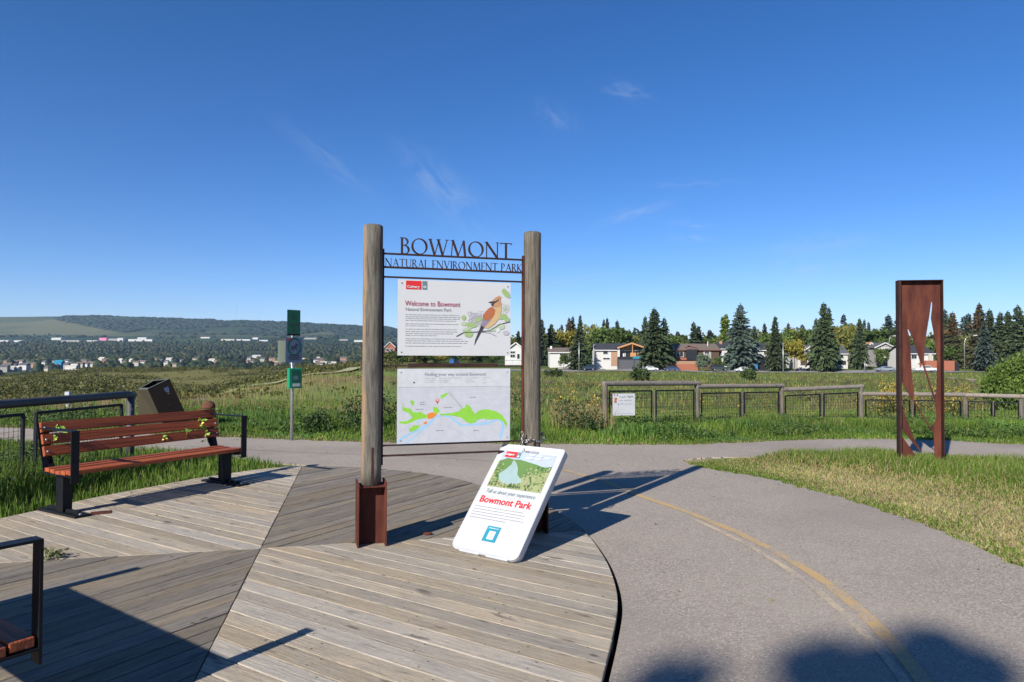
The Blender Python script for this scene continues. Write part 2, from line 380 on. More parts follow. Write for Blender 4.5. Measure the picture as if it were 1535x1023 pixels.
far_edge = [G(*p, PZ) for p in [(-420, 626), (-150, 633), (0, 641), (200, 650), (370, 657), (460, 660), (560, 663), (700, 665), (830, 666), (900, 666.5), (1000, 667), (1060, 666), (1150, 662), (1230, 659), (1300, 658.5), (1400, 660), (1535, 667), (1800, 680), (2300, 700)]]
near_right = [G(*p, PZ) for p in [(2300, 740), (1800, 706), (1535, 691), (1430, 687), (1340, 684), (1200, 685), (1100, 685), (1045, 687), (1022, 691), (1060, 702), (1150, 718), (1200, 731), (1260, 746), (1330, 769), (1400, 792), (1535, 852), (1700, 930)]]
near_left = [G(*p, PZ) for p in [(452, 697), (410, 694), (370, 688), (300, 679), (150, 669), (0, 661), (-150, 656), (-420, 644)]]
def jit(pl, a, k=5, seed=1):
    r = random.Random(seed); s = spline(pl, k)
    return [(x + r.uniform(-a, a), y + r.uniform(-a, a)) for x, y in s]
deck_side = []                               # along the deck with a gap
for p in [(905, 1008), (919, 950), (926, 902), (918, 862), (900, 826), (872, 792), (845, 772), (800, 750), (716, 726), (660, 713), (575, 703), (520, 700)]:
    q = G(*p); d = (Vector(q[:2]) - DCEN).normalized(); gap = .032 if p[0] > 850 else .025
    deck_side.append((q.x + d.x*gap, q.y + d.y*gap))
path_poly = jit(far_edge, .06, 12, 1) + jit(near_right, .045, 12, 2) + [(4.5, 1.8), (4.9, -2), (4.7, -9), (-1.2, -9), (-1.0, -2), (-.75, .9), (-.05, 1.85), (.40, 2.7)] + spline(deck_side, 4) + jit(near_left, .03, 4, 3)

def densify(poly, step):
    out = []
    for a, b in zip(poly, poly[1:]+poly[:1]):
        L = math.hypot(b[0]-a[0], b[1]-a[1]); n = max(1, int(L/step))
        for i in range(n): out.append((a[0]+(b[0]-a[0])*i/n, a[1]+(b[1]-a[1])*i/n))
    return out
def sheet(name, poly, z, m, thick=0.0, **kw):
    mb = MB(); tri = tessellate_polygon([[Vector((x, y, 0)) for x, y in poly]])
    n = len(poly); vs = [(x, y, z) for x, y in poly]; fs = []
    for t in tri:
        a, b, c = [Vector(poly[i]) for i in t]
        fs.append(tuple(t) if (b-a).cross(c-a) > 0 else tuple(reversed(t)))
    if thick:
        vs += [(x, y, z-thick) for x, y in poly]
        ar = sum(p[0]*q[1]-q[0]*p[1] for p, q in zip(poly, poly[1:]+poly[:1]))
        for i in range(n):
            j = (i+1) % n; fs.append((i, i+n, j+n, j) if ar > 0 else (i, j, j+n, i+n))
    mb.add(vs, fs); return mb.build(name, m, **kw)

# ------------------------------------------------------------------ terrain: heights along lines of sight
HOR = 531.5
DEP = [0, 12, 14, 17, 20, 25, 32, 42, 60, 80, 100, 125, 150, 185, 205, 250, 320, 450, 650, 850, 1100, 1600, 2200, 2700, 3300, 4200, 5500, 9000]
def zy(ys):  # photo row at each depth -> height
    return [EYE - (y-HOR)/FPX*d if d > 12 else GZ for y, d in zip(ys, DEP)]
F = None
cols = {}
#        D:   0  12  14   17   20   25   32   42   60   80  100  125  150  185  205  250  320  450  650  850 1100 1600 2200 2700 3300 4200 5500 9000
cols[-1200] = zy([0, 0, 651, 632, 621, 613, 607, 602, 597, 592, 588, 583, 578, 577, 572, 567, 576, 580, 580, 560, 550, 537, 521, 511, 500, 478, 486, 500])
cols[-400] = zy([0, 0, 651, 632, 621, 613, 607, 602, 597, 592, 588, 583, 578, 577, 572, 567, 576, 580, 580, 560, 550, 537, 521, 511, 500, 478, 486, 500])
cols[0] = zy([0, 0, 651, 632, 620, 612, 607, 608, 606, 600, 594, 587, 580, 578, 573, 568, 577, 580, 580, 558, 549, 536, 520, 511, 500, 478, 486, 500])
cols[150] = zy([0, 0, 651, 632, 619, 609, 604, 607, 606, 598, 590, 582, 574, 566, 561, 556, 565, 575, 575, 556, 548, 536, 520, 510, 500, 477, 485, 500])
cols[300] = zy([0, 0, 651, 632, 618, 606, 600, 600, 600, 597, 595, 592, 584, 568, 560, 554, 563, 570, 570, 556, 548, 536, 520, 509, 503, 480, 488, 500])
cols[400] = zy([0, 0, 651, 632, 618, 606, 598, 592, 585, 579, 575, 573, 574, 566, 559, 554, 563, 568, 568, 556, 548, 536, 520, 509, 503, 483, 490, 502])
cols[480] = zy([0, 0, 651, 632, 618, 606, 596, 585, 575, 565, 560, 557, 560, 560, 555, 550, 559, 565, 565, 552, 546, 535, 520, 509, 503, 486, 492, 503])
cols[570] = zy([0, 0, 651, 632, 619, 608, 597, 585, 573, 562, 555, 549, 548, 555, 550, 545, 554, 560, 560, 550, 545, 533, 520, 510, 504, 489, 495, 505])
zr = [GZ, GZ, -.07, -.16, -.28, -.5, -.9, -1.4, -2.1, -2.5, -2.8, -3.0, -3.15, -3.1, -2.3, -1.2, .0, 1, 2, 3, 4, 5, 6, 8, 10, 12, 14, 16]
cols[690] = list(zr); cols[800] = list(zr); cols[1000] = list(zr); cols[1300] = list(zr)
zq = list(zr); zq[13] = -2.8; zq[14] = -2.2; cols[1535] = zq; cols[2600] = list(zr)
CX = sorted(cols); TAB = np.array([cols[c] for c in CX]); UX = np.array([(c-767.5)/FPX for c in CX]); LD = np.log(np.array(DEP)+6.)
def Zt(X, Y):
    X = np.asarray(X, float); Y = np.asarray(Y, float)
    Yp = np.maximum(Y, 1.0); u = X/np.maximum(Yp, 6.0)
    ld = np.log(Yp+6.); iu = np.clip(np.searchsorted(UX, u)-1, 0, len(UX)-2)
    fu = np.clip((u-UX[iu])/(UX[iu+1]-UX[iu]), 0, 1); fu = fu*fu*(3-2*fu)
    idx = np.clip(np.searchsorted(LD, ld)-1, 0, len(LD)-2); fd = np.clip((ld-LD[idx])/(LD[idx+1]-LD[idx]), 0, 1)
    z = (TAB[iu, idx]*(1-fu)+TAB[iu+1, idx]*fu)*(1-fd) + (TAB[iu, idx+1]*(1-fu)+TAB[iu+1, idx+1]*fu)*fd
    far = np.clip((Y-24)/60, 0, 1)
    z = z + far*(vnoise(X, Y, 9, 3)-.5)*.5 + np.clip((Y-90)/200, 0, 1)*(vnoise(X, Y, 35, 4)-.5)*.9*np.where(u < -.2, 1, .5)
    z = z + np.clip((Y-1200)/2500, 0, 1)*(vnoise(X, Y, 260, 5)-.5)*np.where(u < -.12, 9, 2)
    z = z + np.clip((Y-13)/4, 0, 1)*(vnoise(X, Y, 1.7, 9)-.5)*.06
    return z
def ztf(x, y): return float(Zt([x], [y])[0])

# ---- sheet of ground, one grid fanning out to the horizon
ys = np.concatenate([np.arange(-40, -10, 5), np.arange(-10, 14, .3), np.geomspace(14, 9000, 330)])
NU = 300
uu = np.concatenate([np.linspace(-1.7, -.05, 210), np.linspace(-.04, 1.35, 90)])
YY, UU = np.meshgrid(ys, uu, indexing='ij'); XX = UU*np.maximum(np.abs(YY)*0+np.maximum(YY, 12.), 12.)
ZZ = Zt(XX, YY)
dk = [(p[0], p[1]) for p in DECK]
ins = inside(dk, XX, YY) | (dist_line(dk+[dk[0]], XX, YY) < .12)
ZZ = np.where(ins, -.30, ZZ)
def lerp(a, b, t): return np.asarray(a)*(1-t[..., None]) + np.asarray(b)*t[..., None]
def ss(a, b, x): t = np.clip((x-a)/(b-a), 0, 1); return t*t*(3-2*t)
C = np.zeros(XX.shape+(3,))
green = np.array([.105, .155, .028]); olive = np.array([.19, .19, .048]); dry = np.array([.26, .20, .085]); brush = np.array([.070, .074, .024]); brown = np.array([.15, .11, .045])
nA, nB, nC = vnoise(XX, YY, 4, 11), vnoise(XX, YY, 14, 12), vnoise(XX, YY, 40, 13)
C[:] = green
C = lerp(C, olive, ss(.3, .7, .5*nA+.5*nB)*ss(16, 30, YY))
C = lerp(C, brown, ss(.5, .85, .4*nA+.6*nB)*ss(24, 40, YY)*.75)
C = lerp(C, dry, ss(.55, .9, nA)*ss(18, 30, YY)*.35)
# right meadow: browner middle band, greener by the road
rt = (UU > -.12)
C = np.where((rt & (YY > 130) & (YY < 210))[..., None], lerp(C, np.array([.15, .19, .045]), .55+.4*nC), C)
C = np.where(((YY > 205) & rt)[..., None], np.array([.07, .105, .028]), C)
# left: dark brush on the slope across the coulee, grassy spur in front of it
PYs = HOR - (ZZ-EYE)/np.maximum(YY, 1)*FPX; PXs = UU*FPX+767.5
bmask = ss(.42, .62, .5*vnoise(XX, YY, 20, 21)+.5*vnoise(XX, YY, 7, 22))
lf = (UU < -.14) & (YY > 55) & (YY < 400)
far_side = lf & (YY > 118)
C = np.where(far_side[..., None], lerp(np.array([.20, .185, .062]), brush, .85*bmask), C)
near_side = (UU < -.14) & (YY > 26) & (YY <= 118) & (PXs > 285)
C = np.where(near_side[..., None], lerp(lerp(np.full(C.shape, 1.)*np.array([.20, .26, .062]), np.array([.25, .21, .08]), ss(.4, .8, nB)), brush, .35*bmask), C)
C = np.where(((UU < -.14) & (YY > 26) & (YY <= 118) & (PXs <= 285))[..., None], lerp(np.array([.09, .09, .034]), brush, .75*bmask), C)
# valley floor and the far hills
val = (UU < -.12) & (YY > 400)
C = np.where(val[..., None], lerp(np.array([.045, .065, .03]), np.array([.09, .105, .045]), ss(.55, .8, vnoise(XX, YY, 120, 31))), C)
hill = val & (YY > 2350)
hm = vnoise(XX, YY, 420, 33)*.6+vnoise(XX, YY, 160, 34)*.4
ridge_line = 477 + np.maximum(0, (PXs-60))*.195      # pale open slope that runs down to the right
pale = (PYs > ridge_line) & (PYs < 506) & (PXs < 260)
C = np.where(hill[..., None], lerp(np.array([.028, .060, .034]), np.array([.065, .105, .048]), ss(.42, .70, hm)), C)
C = np.where((hill & pale)[..., None], lerp(np.array([.165, .17, .085]), np.array([.09, .12, .055]), ss(.35, .7, hm)), C)
C = np.where((hill & (PYs > 499) & (PXs > 180) & (YY > 2900))[..., None], lerp(np.array([.14, .15, .07]), np.array([.08, .10, .05]), ss(.4, .7, hm)), C)
# dry, trodden strip beside the path and bare ground beneath the near grass
nr = [tuple(p[:2]) for p in near_right[9:]]
dE = dist_line(nr, XX, YY)
stripm = (YY < 12) & (XX > 1.5)
C = np.where(stripm[..., None], lerp(C, np.array([.42, .335, .20]), np.clip(ss(2.3, 1.1, dE)*(.45+.55*ss(.2, .6, vnoise(XX, YY, .9, 41))), 0, 1)*.95), C)
dfe = dist_line([tuple(p[:2]) for p in far_edge], XX, YY); C = np.where(((YY > 11) & (YY < 20) & (dfe < .45))[..., None], np.array([.24, .175, .09]), C)
C = np.where(((YY < 14) & (XX < 1.5))[..., None], lerp(C, np.array([.10, .095, .045]), .4*nA), C)
C = np.where(ins[..., None], np.array([.05, .04, .03]), C)
ny, nu = XX.shape
ii = np.arange((ny-1)*(nu-1)); r_ = ii//(nu-1); c_ = ii % (nu-1); a = r_*nu+c_
quads = np.stack([a, a+1, a+nu+1, a+nu], 1)
ground = np_obj('ground', np.stack([XX, YY, ZZ], -1).reshape(-1, 3), quads, M['ground'], C.reshape(-1, 3), smooth=True, nper=4)
tag(ground, kind='structure')

path = sheet('path', densify(path_poly, .6), PZ, M['asphalt'], thick=.25, kind='structure')

# ---- worn centre lines, laid 4 mm above the asphalt
def ribbon(name, pl, w, z, m, parent=None, zt=None, **kw):
    mb = MB(); n = len(pl); L_, R_ = [], []
    for i in range(n):
        a, b = Vector(pl[max(0, i-1)]), Vector(pl[min(n-1, i+1)]); d = (b-a).normalized(); nn = Vector((-d.y, d.x)); p = Vector(pl[i])
        ww = w[0] + (w[1]-w[0])*i/(n-1) if isinstance(w, tuple) else w
        l, r = p+nn*ww/2, p-nn*ww/2
        L_.append((l.x, l.y, (zt(l.x, l.y) if zt else 0)+z)); R_.append((r.x, r.y, (zt(r.x, r.y) if zt else 0)+z))
    mb.add(L_+R_, [(i, n+i, n+i+1, i+1) for i in range(n-1)]); return mb.build(name, m, parent, **kw)
yl = spline([tuple(G(*p, PZ)[:2]) for p in [(845, 705), (905, 722), (960, 744), (1035, 770), (1120, 806), (1205, 852), (1275, 903), (1335, 962), (1385, 1023), (1430, 1095)]], 6)
ribbon('yellow_line', yl, .088, PZ+.004, M['line_yellow'], kind='structure')
yl2 = spline([tuple(G(*p, PZ)[:2]) for p in [(1040, 779), (1110, 812), (1190, 860), (1256, 912), (1312, 968), (1356, 1023), (1398, 1095)]], 6)
ribbon('pale_line', yl2, .055, PZ+.004, M['line_pale'], kind='structure')
yl3 = spline([tuple(G(*p, PZ)[:2]) for p in [(-300, 645), (0, 651), (200, 664), (370, 674), (470, 679), (560, 682), (690, 688), (780, 695), (842, 704)]], 6)
ribbon('faint_line', yl3, .07, PZ+.004, M['line_faint'], kind='structure')

# ---- dirt trails draped on the slopes
def px_track(pts, dmin=12, dmax=900):   # (px, py) on the terrain: march along the line of sight
    out = []
    for px, py in pts:
        d = ray(px, py); t = np.geomspace(dmin, dmax, 3000)/d.y
        z = EYE+d.z*t - Zt(d.x*t, d.y*t); k = np.argmax(z < 0)
        out.append((float(d.x*t[k]), float(d.y*t[k])))
    return out
M['trail'] = mat('grassy_trail', (.30, .30, .15), .95, var=.2, scale=1, geo=True)
ribbon('dirt_trail', spline(px_track([(288, 596), (296, 601), (304, 607)]), 4), (.8, .9), .05, M['dirt'], zt=ztf, kind='structure')
tr = px_track([(296, 597), (345, 588), (390, 579), (430, 571), (475, 562), (530, 554), (568, 548)])
ribbon('dirt_trail', spline(tr, 8), (.8, 2.6), .22, M['trail'], zt=ztf, kind='structure')
gvl = spline(px_track([(1395, 566), (1428, 567.5), (1460, 571), (1490, 577), (1530, 588)]), 6)
ribbon('gravel_path', gvl, 2.0, .10, M['dirt'], zt=ztf, kind='structure')
# the trodden soil that meets the branch path to the right of the sculpture
sheet('dirt_patch', [tuple(G(*p, -.04)[:2]) for p in [(1418, 700), (1428, 689), (1500, 690.5), (1600, 695), (1640, 716), (1535, 716), (1470, 704)]], -.036, M['dirt'], kind='structure')

# ------------------------------------------------------------------ boardwalk deck: four fields of planks laid pinwheel fashion
deck = thing('boardwalk', 'large round weathered boardwalk deck of planks under the park sign and benches', 'boardwalk')
def clip(poly, p, n):     # keep the side where (x-p).n >= 0
    out = []
    for a, b in zip(poly, poly[1:]+poly[:1]):
        da = (a[0]-p[0])*n[0]+(a[1]-p[1])*n[1]; db = (b[0]-p[0])*n[0]+(b[1]-p[1])*n[1]
        if da >= 0: out.append(a)
        if (da >= 0) != (db >= 0):
            t = da/(da-db); out.append((a[0]+(b[0]-a[0])*t, a[1]+(b[1]-a[1])*t))
    return out
up = Vector(G(450, 703)[:2])-DCEN; dn = Vector(G(290, 1018)[:2])-DCEN
a_ax = (up.normalized()-dn.normalized()).normalized(); lf_ = (Vector(G(0, 846)[:2])-DCEN).normalized(); rt_ = (Vector(G(868, 798)[:2])-DCEN).normalized()
b_ax = (rt_-lf_).normalized()
W = .146
def field(d1, d2, along, m, off):
    n1 = Vector((-d1.y, d1.x)); n1 = n1 if n1.dot(d2) > 0 else -n1
    n2 = Vector((-d2.y, d2.x)); n2 = n2 if n2.dot(d1) > 0 else -n2
    quad = clip(clip(DECK, DCEN+n1*.003, n1), DCEN+n2*.003, n2)
    al = along.normalized(); nn = Vector((-al.y, al.x))
    s = [(Vector(p)-DCEN).dot(nn) for p in quad]; k0, k1 = int(math.floor(min(s)/W))-1, int(math.ceil(max(s)/W))+1
    for k in range(k0, k1):
        lo, hi = (k+off)*W, (k+1+off)*W
        gp = random.uniform(.002, .0045) if m is M['deck_warm'] else random.uniform(.0035, .0065)
        st = clip(clip(quad, DCEN+nn*(lo+gp), nn), DCEN+nn*(hi-gp), -nn)
        pieces = [st]
        if len(st) >= 3:
            tt = [(Vector(p)-DCEN).dot(al) for p in st]
            if max(tt)-min(tt) > 3.7:
                c = random.uniform(min(tt)+1.2, max(tt)-1.2); pieces = [clip(st, DCEN+al*(c+.002), al), clip(st, DCEN+al*(c-.002), -al)]
        for pc in pieces:
            q = []
            for p in pc:
                if not q or (Vector(p)-Vector(q[-1])).length > .006: q.append(p)
            while len(q) > 2 and (Vector(q[0])-Vector(q[-1])).length < .006: q.pop()
            if len(q) < 3: continue
            ar = sum(u[0]*v[1]-v[0]*u[1] for u, v in zip(q, q[1:]+q[:1]))/2
            if abs(ar) < .002: continue
            if ar < 0: q = q[::-1]
            cen = Vector((sum(p[0] for p in q)/len(q), sum(p[1] for p in q)/len(q)))
            c0 = (cen-DCEN).dot(b_ax); ab = al.dot(b_ax); tl_ = [(Vector(p)-cen).dot(al) for p in q]
            for kj in range(-12, 12):
                t_ = (kj*.55-c0)/ab
                if min(tl_)+.12 < t_ < max(tl_)-.12 and (hi-lo) > .1:
                    for sg in (-.042, .042):
                        pc2 = cen+al*(t_+random.uniform(-.008, .008))+nn*(sg+random.uniform(-.006, .006))
                        if inside(q, [pc2.x], [pc2.y])[0] and pc2.y < 9: SCR.poly([(pc2.x+.0055*math.cos(a_), pc2.y+.0055*math.sin(a_), .0022) for a_ in [i_*math.pi/3 for i_ in range(6)]])
            loc = [((Vector(p)-cen).dot(al), (Vector(p)-cen).dot(nn)) for p in q]
            mb = MB(); mb.prism(loc, -.038, 0, random.uniform(.0012, .0042))
            o = mb.build('plank', m, deck); dz = random.uniform(-.003, .0015)
            o.location = (cen.x, cen.y, dz); o.rotation_euler = (random.uniform(-.006, .006), random.uniform(-.0015, .0015), math.atan2(al.y, al.x))
SCR = MB()
dg1 = Vector((.5, .866)); dg1 = (a_ax+b_ax).normalized(); dg2 = (b_ax-a_ax).normalized()
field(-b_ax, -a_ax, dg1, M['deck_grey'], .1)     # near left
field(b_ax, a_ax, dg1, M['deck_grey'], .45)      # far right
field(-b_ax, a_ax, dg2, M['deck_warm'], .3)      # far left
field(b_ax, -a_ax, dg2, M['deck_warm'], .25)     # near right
mb = MB()
for k in range(-9, 10):                             # joists under the planks, seen through the gaps
    for (q, lo, hi) in [(clip(clip(DECK, DCEN+b_ax*(k*.55-.03), b_ax), DCEN+b_ax*(k*.55+.03), -b_ax), -.16, -.045)]:
        if len(q) >= 3: mb.prism(q, lo, hi)
mb.build('joist_frame', M['bark'], deck)
SCR.build('screw_head', mat('dark_screw', (.03, .022, .018), .6), deck, kind='stuff')

# ------------------------------------------------------------------ text and print helpers
FONTS = {}
def text_mesh(body, size, m, extrude=0., align='LEFT', bold=0., shear=0., width=None):
    c = bpy.data.curves.new('lettering', 'FONT'); c.body = body; c.size = size; c.extrude = extrude; c.align_x = align; c.offset = bold; c.shear = shear; c.resolution_u = 3
    o = bpy.data.objects.new('lettering', c); COL.objects.link(o); bpy.context.view_layer.update()
    me = bpy.data.meshes.new_from_object(o.evaluated_get(bpy.context.evaluated_depsgraph_get()))
    bpy.data.objects.remove(o); bpy.data.curves.remove(c)
    if width:
        xs = [v.co.x for v in me.vertices]; k = width/(max(xs)-min(xs)); x0 = min(xs)
        for v in me.vertices: v.co.x = (v.co.x - (x0 if align == 'LEFT' else 0))*k
    me.materials.clear(); me.materials.append(m); return me
class Face:
    """a printed face: u to the right, v up, in metres, lying in local XZ and facing -Y"""
    def __init__(s, parent, w, h, y=-.002): s.p, s.w, s.h, s.y, s.k = parent, w, h, y, 0
    def text(s, name, body, u, v, size, m, **kw):
        me = text_mesh(body, size, m, **kw); o = bpy.data.objects.new(name, me); o.rotation_euler = (math.pi/2, 0, 0)
        s.k += 1; o.location = (u*s.w, s.y-.0006*3-.00002*s.k, v*s.h); return link(o, s.p)
    def shapes(s, name, items, lift=0.0):
        """items: (material, [(u, v), ...]) - each laid 0.1 mm above the one before"""
        mb = MB(); mats = []
        for i, (m, pts) in enumerate(items):
            if m not in mats: mats.append(m)
            tri = tessellate_polygon([[Vector((a, b, 0)) for a, b in pts]]); y = s.y - lift - .00003*i
            for t in tri:
                q = [pts[k] for k in t]; ar = (q[1][0]-q[0][0])*(q[2][1]-q[0][1])-(q[2][0]-q[0][0])*(q[1][1]-q[0][1])
                if ar < 0: q = q[::-1]
                mb.poly([(a*s.w, y, b*s.h) for a, b in q], mats.index(m))
        return mb.build(name, mats, s.p)
    def dashes(s, name, lines, m, h=.0045, seed=1, asp=1.):
        """rows of small print too small to read: (u0, u1, v)"""
        r = random.Random(seed); it = []
        for u0, u1, v in lines:
            u = u0
            while u < u1:
                w = r.uniform(.012, .045); e = min(u+w, u1); it.append((m, rect(u, v-h/2/s.h, e, v+h/2/s.h))); u = e+r.uniform(.004, .009)
        mb = MB()
        for _, q in it: mb.poly([(a*s.w, s.y-.0015, b*s.h) for a, b in q])
        return mb.build(name, m, s.p)
def rect(u0, v0, u1, v1): return [(u0, v0), (u1, v0), (u1, v1), (u0, v1)]
def ell(u, v, a, b, rot=0., n=14, wob=0., seed=0):
    r = random.Random(seed); o = []
    for k in range(n):
        t = 2*math.pi*k/n; x, y = a*math.cos(t)*(1+wob*(r.random()-.5)), b*math.sin(t)*(1+wob*(r.random()-.5))
        o.append((u+x*math.cos(rot)-y*math.sin(rot), v+x*math.sin(rot)+y*math.cos(rot)))
    return o
def stroke(pts, w):
    n = len(pts); L_, R_ = [], []
    for i in range(n):
        a, b = Vector(pts[max(0, i-1)]), Vector(pts[min(n-1, i+1)]); d = (b-a).normalized(); nn = Vector((-d.y, d.x))*w/2; p = Vector(pts[i])
        L_.append(tuple(p+nn)); R_.append(tuple(p-nn))
    return L_+R_[::-1]

flat('print_red', (.72, .03, .035)); flat('print_slate', (.16, .24, .27)); flat('print_grey', (.30, .30, .32)); flat('print_light', (.50, .51, .53)); flat('print_dark', (.06, .06, .07))
flat('print_title', (.45, .05, .10)); flat('bird_tan', (.60, .32, .17)); flat('bird_rust', (.50, .17, .075)); flat('bird_cream', (.68, .47, .24)); flat('bird_grey', (.32, .27, .33))
flat('leaf_print', (.38, .52, .22)); flat('leaf_pale', (.50, .60, .42)); flat('flower_print', (.52, .50, .54)); flat('map_green', (.30, .66, .07)); flat('map_orange', (.82, .27, .05)); flat('map_blue', (.36, .62, .85))
flat('map_ground', (.60, .61, .66)); flat('map_top', (.66, .67, .70)); flat('photo_sky', (.45, .52, .68)); flat('photo_water', (.33, .45, .45)); flat('photo_green', (.13, .24, .07)); flat('photo_field', (.33, .36, .17)); flat('photo_dark', (.06, .13, .04)); flat('photo_mid', (.21, .29, .10)); flat('photo_pale', (.42, .40, .24))
flat('teal', (.03, .30, .42)); flat('white_print', (.78, .78, .78)); flat('sign_green', (.010, .13, .075)); flat('box_green', (.008, .20, .10), .35); flat('sign_blue', (.13, .19, .31)); flat('sign_pale', (.45, .52, .38)); flat('print_blue', (.10, .12, .35))

# ------------------------------------------------------------------ park sign
PL, PR = Vector((-1.187, 5.80, 0)), Vector((.182, 6.22, 0)); SL = (PR-PL).length; srz = math.atan2(PR.y-PL.y, PR.x-PL.x)
sign = thing('park_sign', 'tall park entrance sign with two log posts, cut steel lettering and two printed panels', 'sign', PL, srz)
def S(s, y, z): return Vector((s, y, z))
for k, (x, H, lean) in enumerate(((0, 2.70, -.012), (SL, 2.72, .004))):
    mb = MB(); n = 14; zs = [.50 + (H-.50)*t/n for t in range(n+1)]
    r = random.Random(k+3)
    pts = [(x + lean*(z-1.6)*.0 + r.uniform(-.0015, .0015), r.uniform(-.0015, .0015), z) for z in zs]
    rad = [.083 - .004*k + r.uniform(-.0015, .0015) for z in zs]; rad[-1] = rad[-2]-.012; pts.insert(-1, (pts[-1][0], pts[-1][1], H-.012)); rad.insert(-1, rad[-2])
    mb.tube(pts, rad, 28, wob=.02, seed=k); o = mb.build('post', M['log_peel'] if k == 0 else M['log'], sign, smooth=False)
    for p in o.data.polygons: p.use_smooth = len(p.vertices) == 4
    mb = MB()                                    # H-shaped steel foot: two flanges and a web, with a blade let into the log
    mb.box(x-.120, x-.108, -.125, .125, 0, .53); mb.box(x+.108, x+.120, -.125, .125, 0, .53); mb.box(x-.108, x+.108, -.006, .006, .0, .50)
    mb.box(x-.108, x+.108, -.095, .095, .488, .498)
    fo = mb.build('steel_foot', M['corten'], sign)
    mb = MB(); mb.box(x-.007, x+.007, -.088, .0, .498, .82); mb.build('blade', M['corten_dark'], fo)
    e = x + (.088 if k == 0 else -.088); mb = MB(); mb.box(e-.006, e+.006, -.022, .022, .66, 2.50); mb.build('side_strap', M['corten_dark'] if k == 0 else M['corten'], sign)
for z, t in ((2.462, .012), (2.346, .014), (2.262, .012), (1.500, .012), (.822, .010), (.735, .012)):
    mb = MB(); mb.box(.094, SL-.094, -.020, .020, z-t/2, z+t/2); mb.build('crossbar', M['corten_dark'], sign)
for (a, b) in ((.30, 1.10),):
    mb = MB(); mb.box(a, b, -.026, -.0205, 1.488, 1.522); mb.build('clamp_bar', M['corten_dark'], sign)
# serif capitals, thick and thin strokes on a grid 0..1 high
T, t_, SF = .125, .05, .16
def arc(cx, cy, rx, ry, a0, a1, n=12): return [(cx+rx*math.cos(math.radians(a0+(a1-a0)*i/n)), cy+ry*math.sin(math.radians(a0+(a1-a0)*i/n))) for i in range(n+1)]
def ring(cx, cy, rx, ry, thick, thin, a0=0, a1=360, n=22):
    out = []
    for i in range(n):
        A, B = [math.radians(a0+(a1-a0)*(i+k)/n) for k in (0, 1)]
        f = lambda a: thin+(thick-thin)*abs(math.cos(a-.25))**1.5
        q = [(cx+rx*math.cos(A), cy+ry*math.sin(A)), (cx+rx*math.cos(B), cy+ry*math.sin(B)), (cx+(rx-f(B))*math.cos(B), cy+(ry-f(B))*math.sin(B)), (cx+(rx-f(A))*math.cos(A), cy+(ry-f(A))*math.sin(A))]
        out.append(q)
    return out
def ln(x0, y0, x1, y1, w): d = Vector((x1-x0, y1-y0)).normalized(); n = Vector((-d.y, d.x))*w/2; return [(x0+n.x, y0+n.y), (x0-n.x, y0-n.y), (x1-n.x, y1-n.y), (x1+n.x, y1+n.y)]
def sf(x, y, w=.2): return ln(x-w/2, y, x+w/2, y, .03)
stem = lambda x: [ln(x, 0, x, 1, T), sf(x, .015, .26), sf(x, .985, .26)]
GL = {
 'B': (.62, stem(.12)+ring(.28, .76, .22, .23, T*.9, t_, -90, 90)+ring(.30, .27, .27, .27, T, t_, -90, 90)+[ln(.12, .975, .30, .975, t_), ln(.12, .53, .30, .53, t_), ln(.12, .025, .32, .025, t_)]),
 'O': (1.0, ring(.5, .5, .48, .5, T, t_)),
 'W': (1.22, [ln(.10, 1, .38, 0, T), ln(.38, 0, .64, 1, t_), ln(.58, 1, .86, 0, T), ln(.86, 0, 1.12, 1, t_), sf(.10, .985, .24), sf(.60, .985, .24), sf(1.12, .985, .2)]),
 'M': (1.12, [ln(.14, 0, .22, 1, t_), ln(.22, 1, .55, .04, T), ln(.55, .04, .88, 1, t_), ln(.88, 1, .98, 0, T), sf(.14, .015, .2), sf(.98, .015, .24), sf(.17, .985, .16)]),
 'N': (.96, [ln(.14, 0, .14, 1, t_), ln(.12, 1, .82, .0, T), ln(.82, 0, .82, 1, t_), sf(.14, .015, .2), sf(.82, .985, .2), sf(.08, .985, .16)]),
 'T': (.76, [ln(.38, 0, .38, 1, T), sf(.38, .015, .28), ln(.02, .97, .74, .97, t_), ln(.03, .88, .03, .98, .03), ln(.73, .88, .73, .98, .03)]),
 'A': (.86, [ln(.12, 0, .43, 1, t_), ln(.41, 1, .76, 0, T), ln(.24, .36, .62, .36, t_), sf(.11, .015, .2), sf(.76, .015, .26)]),
 'U': (.84, [ln(.14, .3, .14, 1, T), ln(.70, .3, .70, 1, t_), sf(.14, .985, .24), sf(.70, .985, .2)]+ring(.42, .31, .335, .31, T*.8, t_, 180, 360)),
 'R': (.72, stem(.12)+ring(.28, .75, .25, .24, T*.9, t_, -90, 90)+[ln(.12, .975, .30, .975, t_), ln(.12, .52, .30, .52, t_), ln(.28, .52, .66, 0, T*.9), sf(.66, .015, .16)]),
 'L': (.56, stem(.12)+[ln(.12, .025, .54, .025, t_), ln(.53, 0, .55, .14, .03)]),
 'E': (.56, stem(.12)+[ln(.12, .025, .52, .025, t_), ln(.12, .975, .48, .975, t_), ln(.12, .52, .42, .52, t_), ln(.51, 0, .53, .13, .03), ln(.47, .88, .48, 1, .03)]),
 'V': (.86, [ln(.10, 1, .43, 0, T), ln(.43, 0, .74, 1, t_), sf(.10, .985, .24), sf(.75, .985, .2)]),
 'I': (.28, stem(.14)), 'P': (.62, stem(.12)+ring(.28, .74, .26, .25, T*.9, t_, -90, 90)+[ln(.12, .975, .30, .975, t_), ln(.12, .50, .30, .50, t_)]),
 'K': (.74, stem(.12)+[ln(.18, .48, .62, .98, t_), ln(.22, .52, .68, 0, T*.9), sf(.64, .985, .2), sf(.68, .015, .18)]), ' ': (.40, [])}
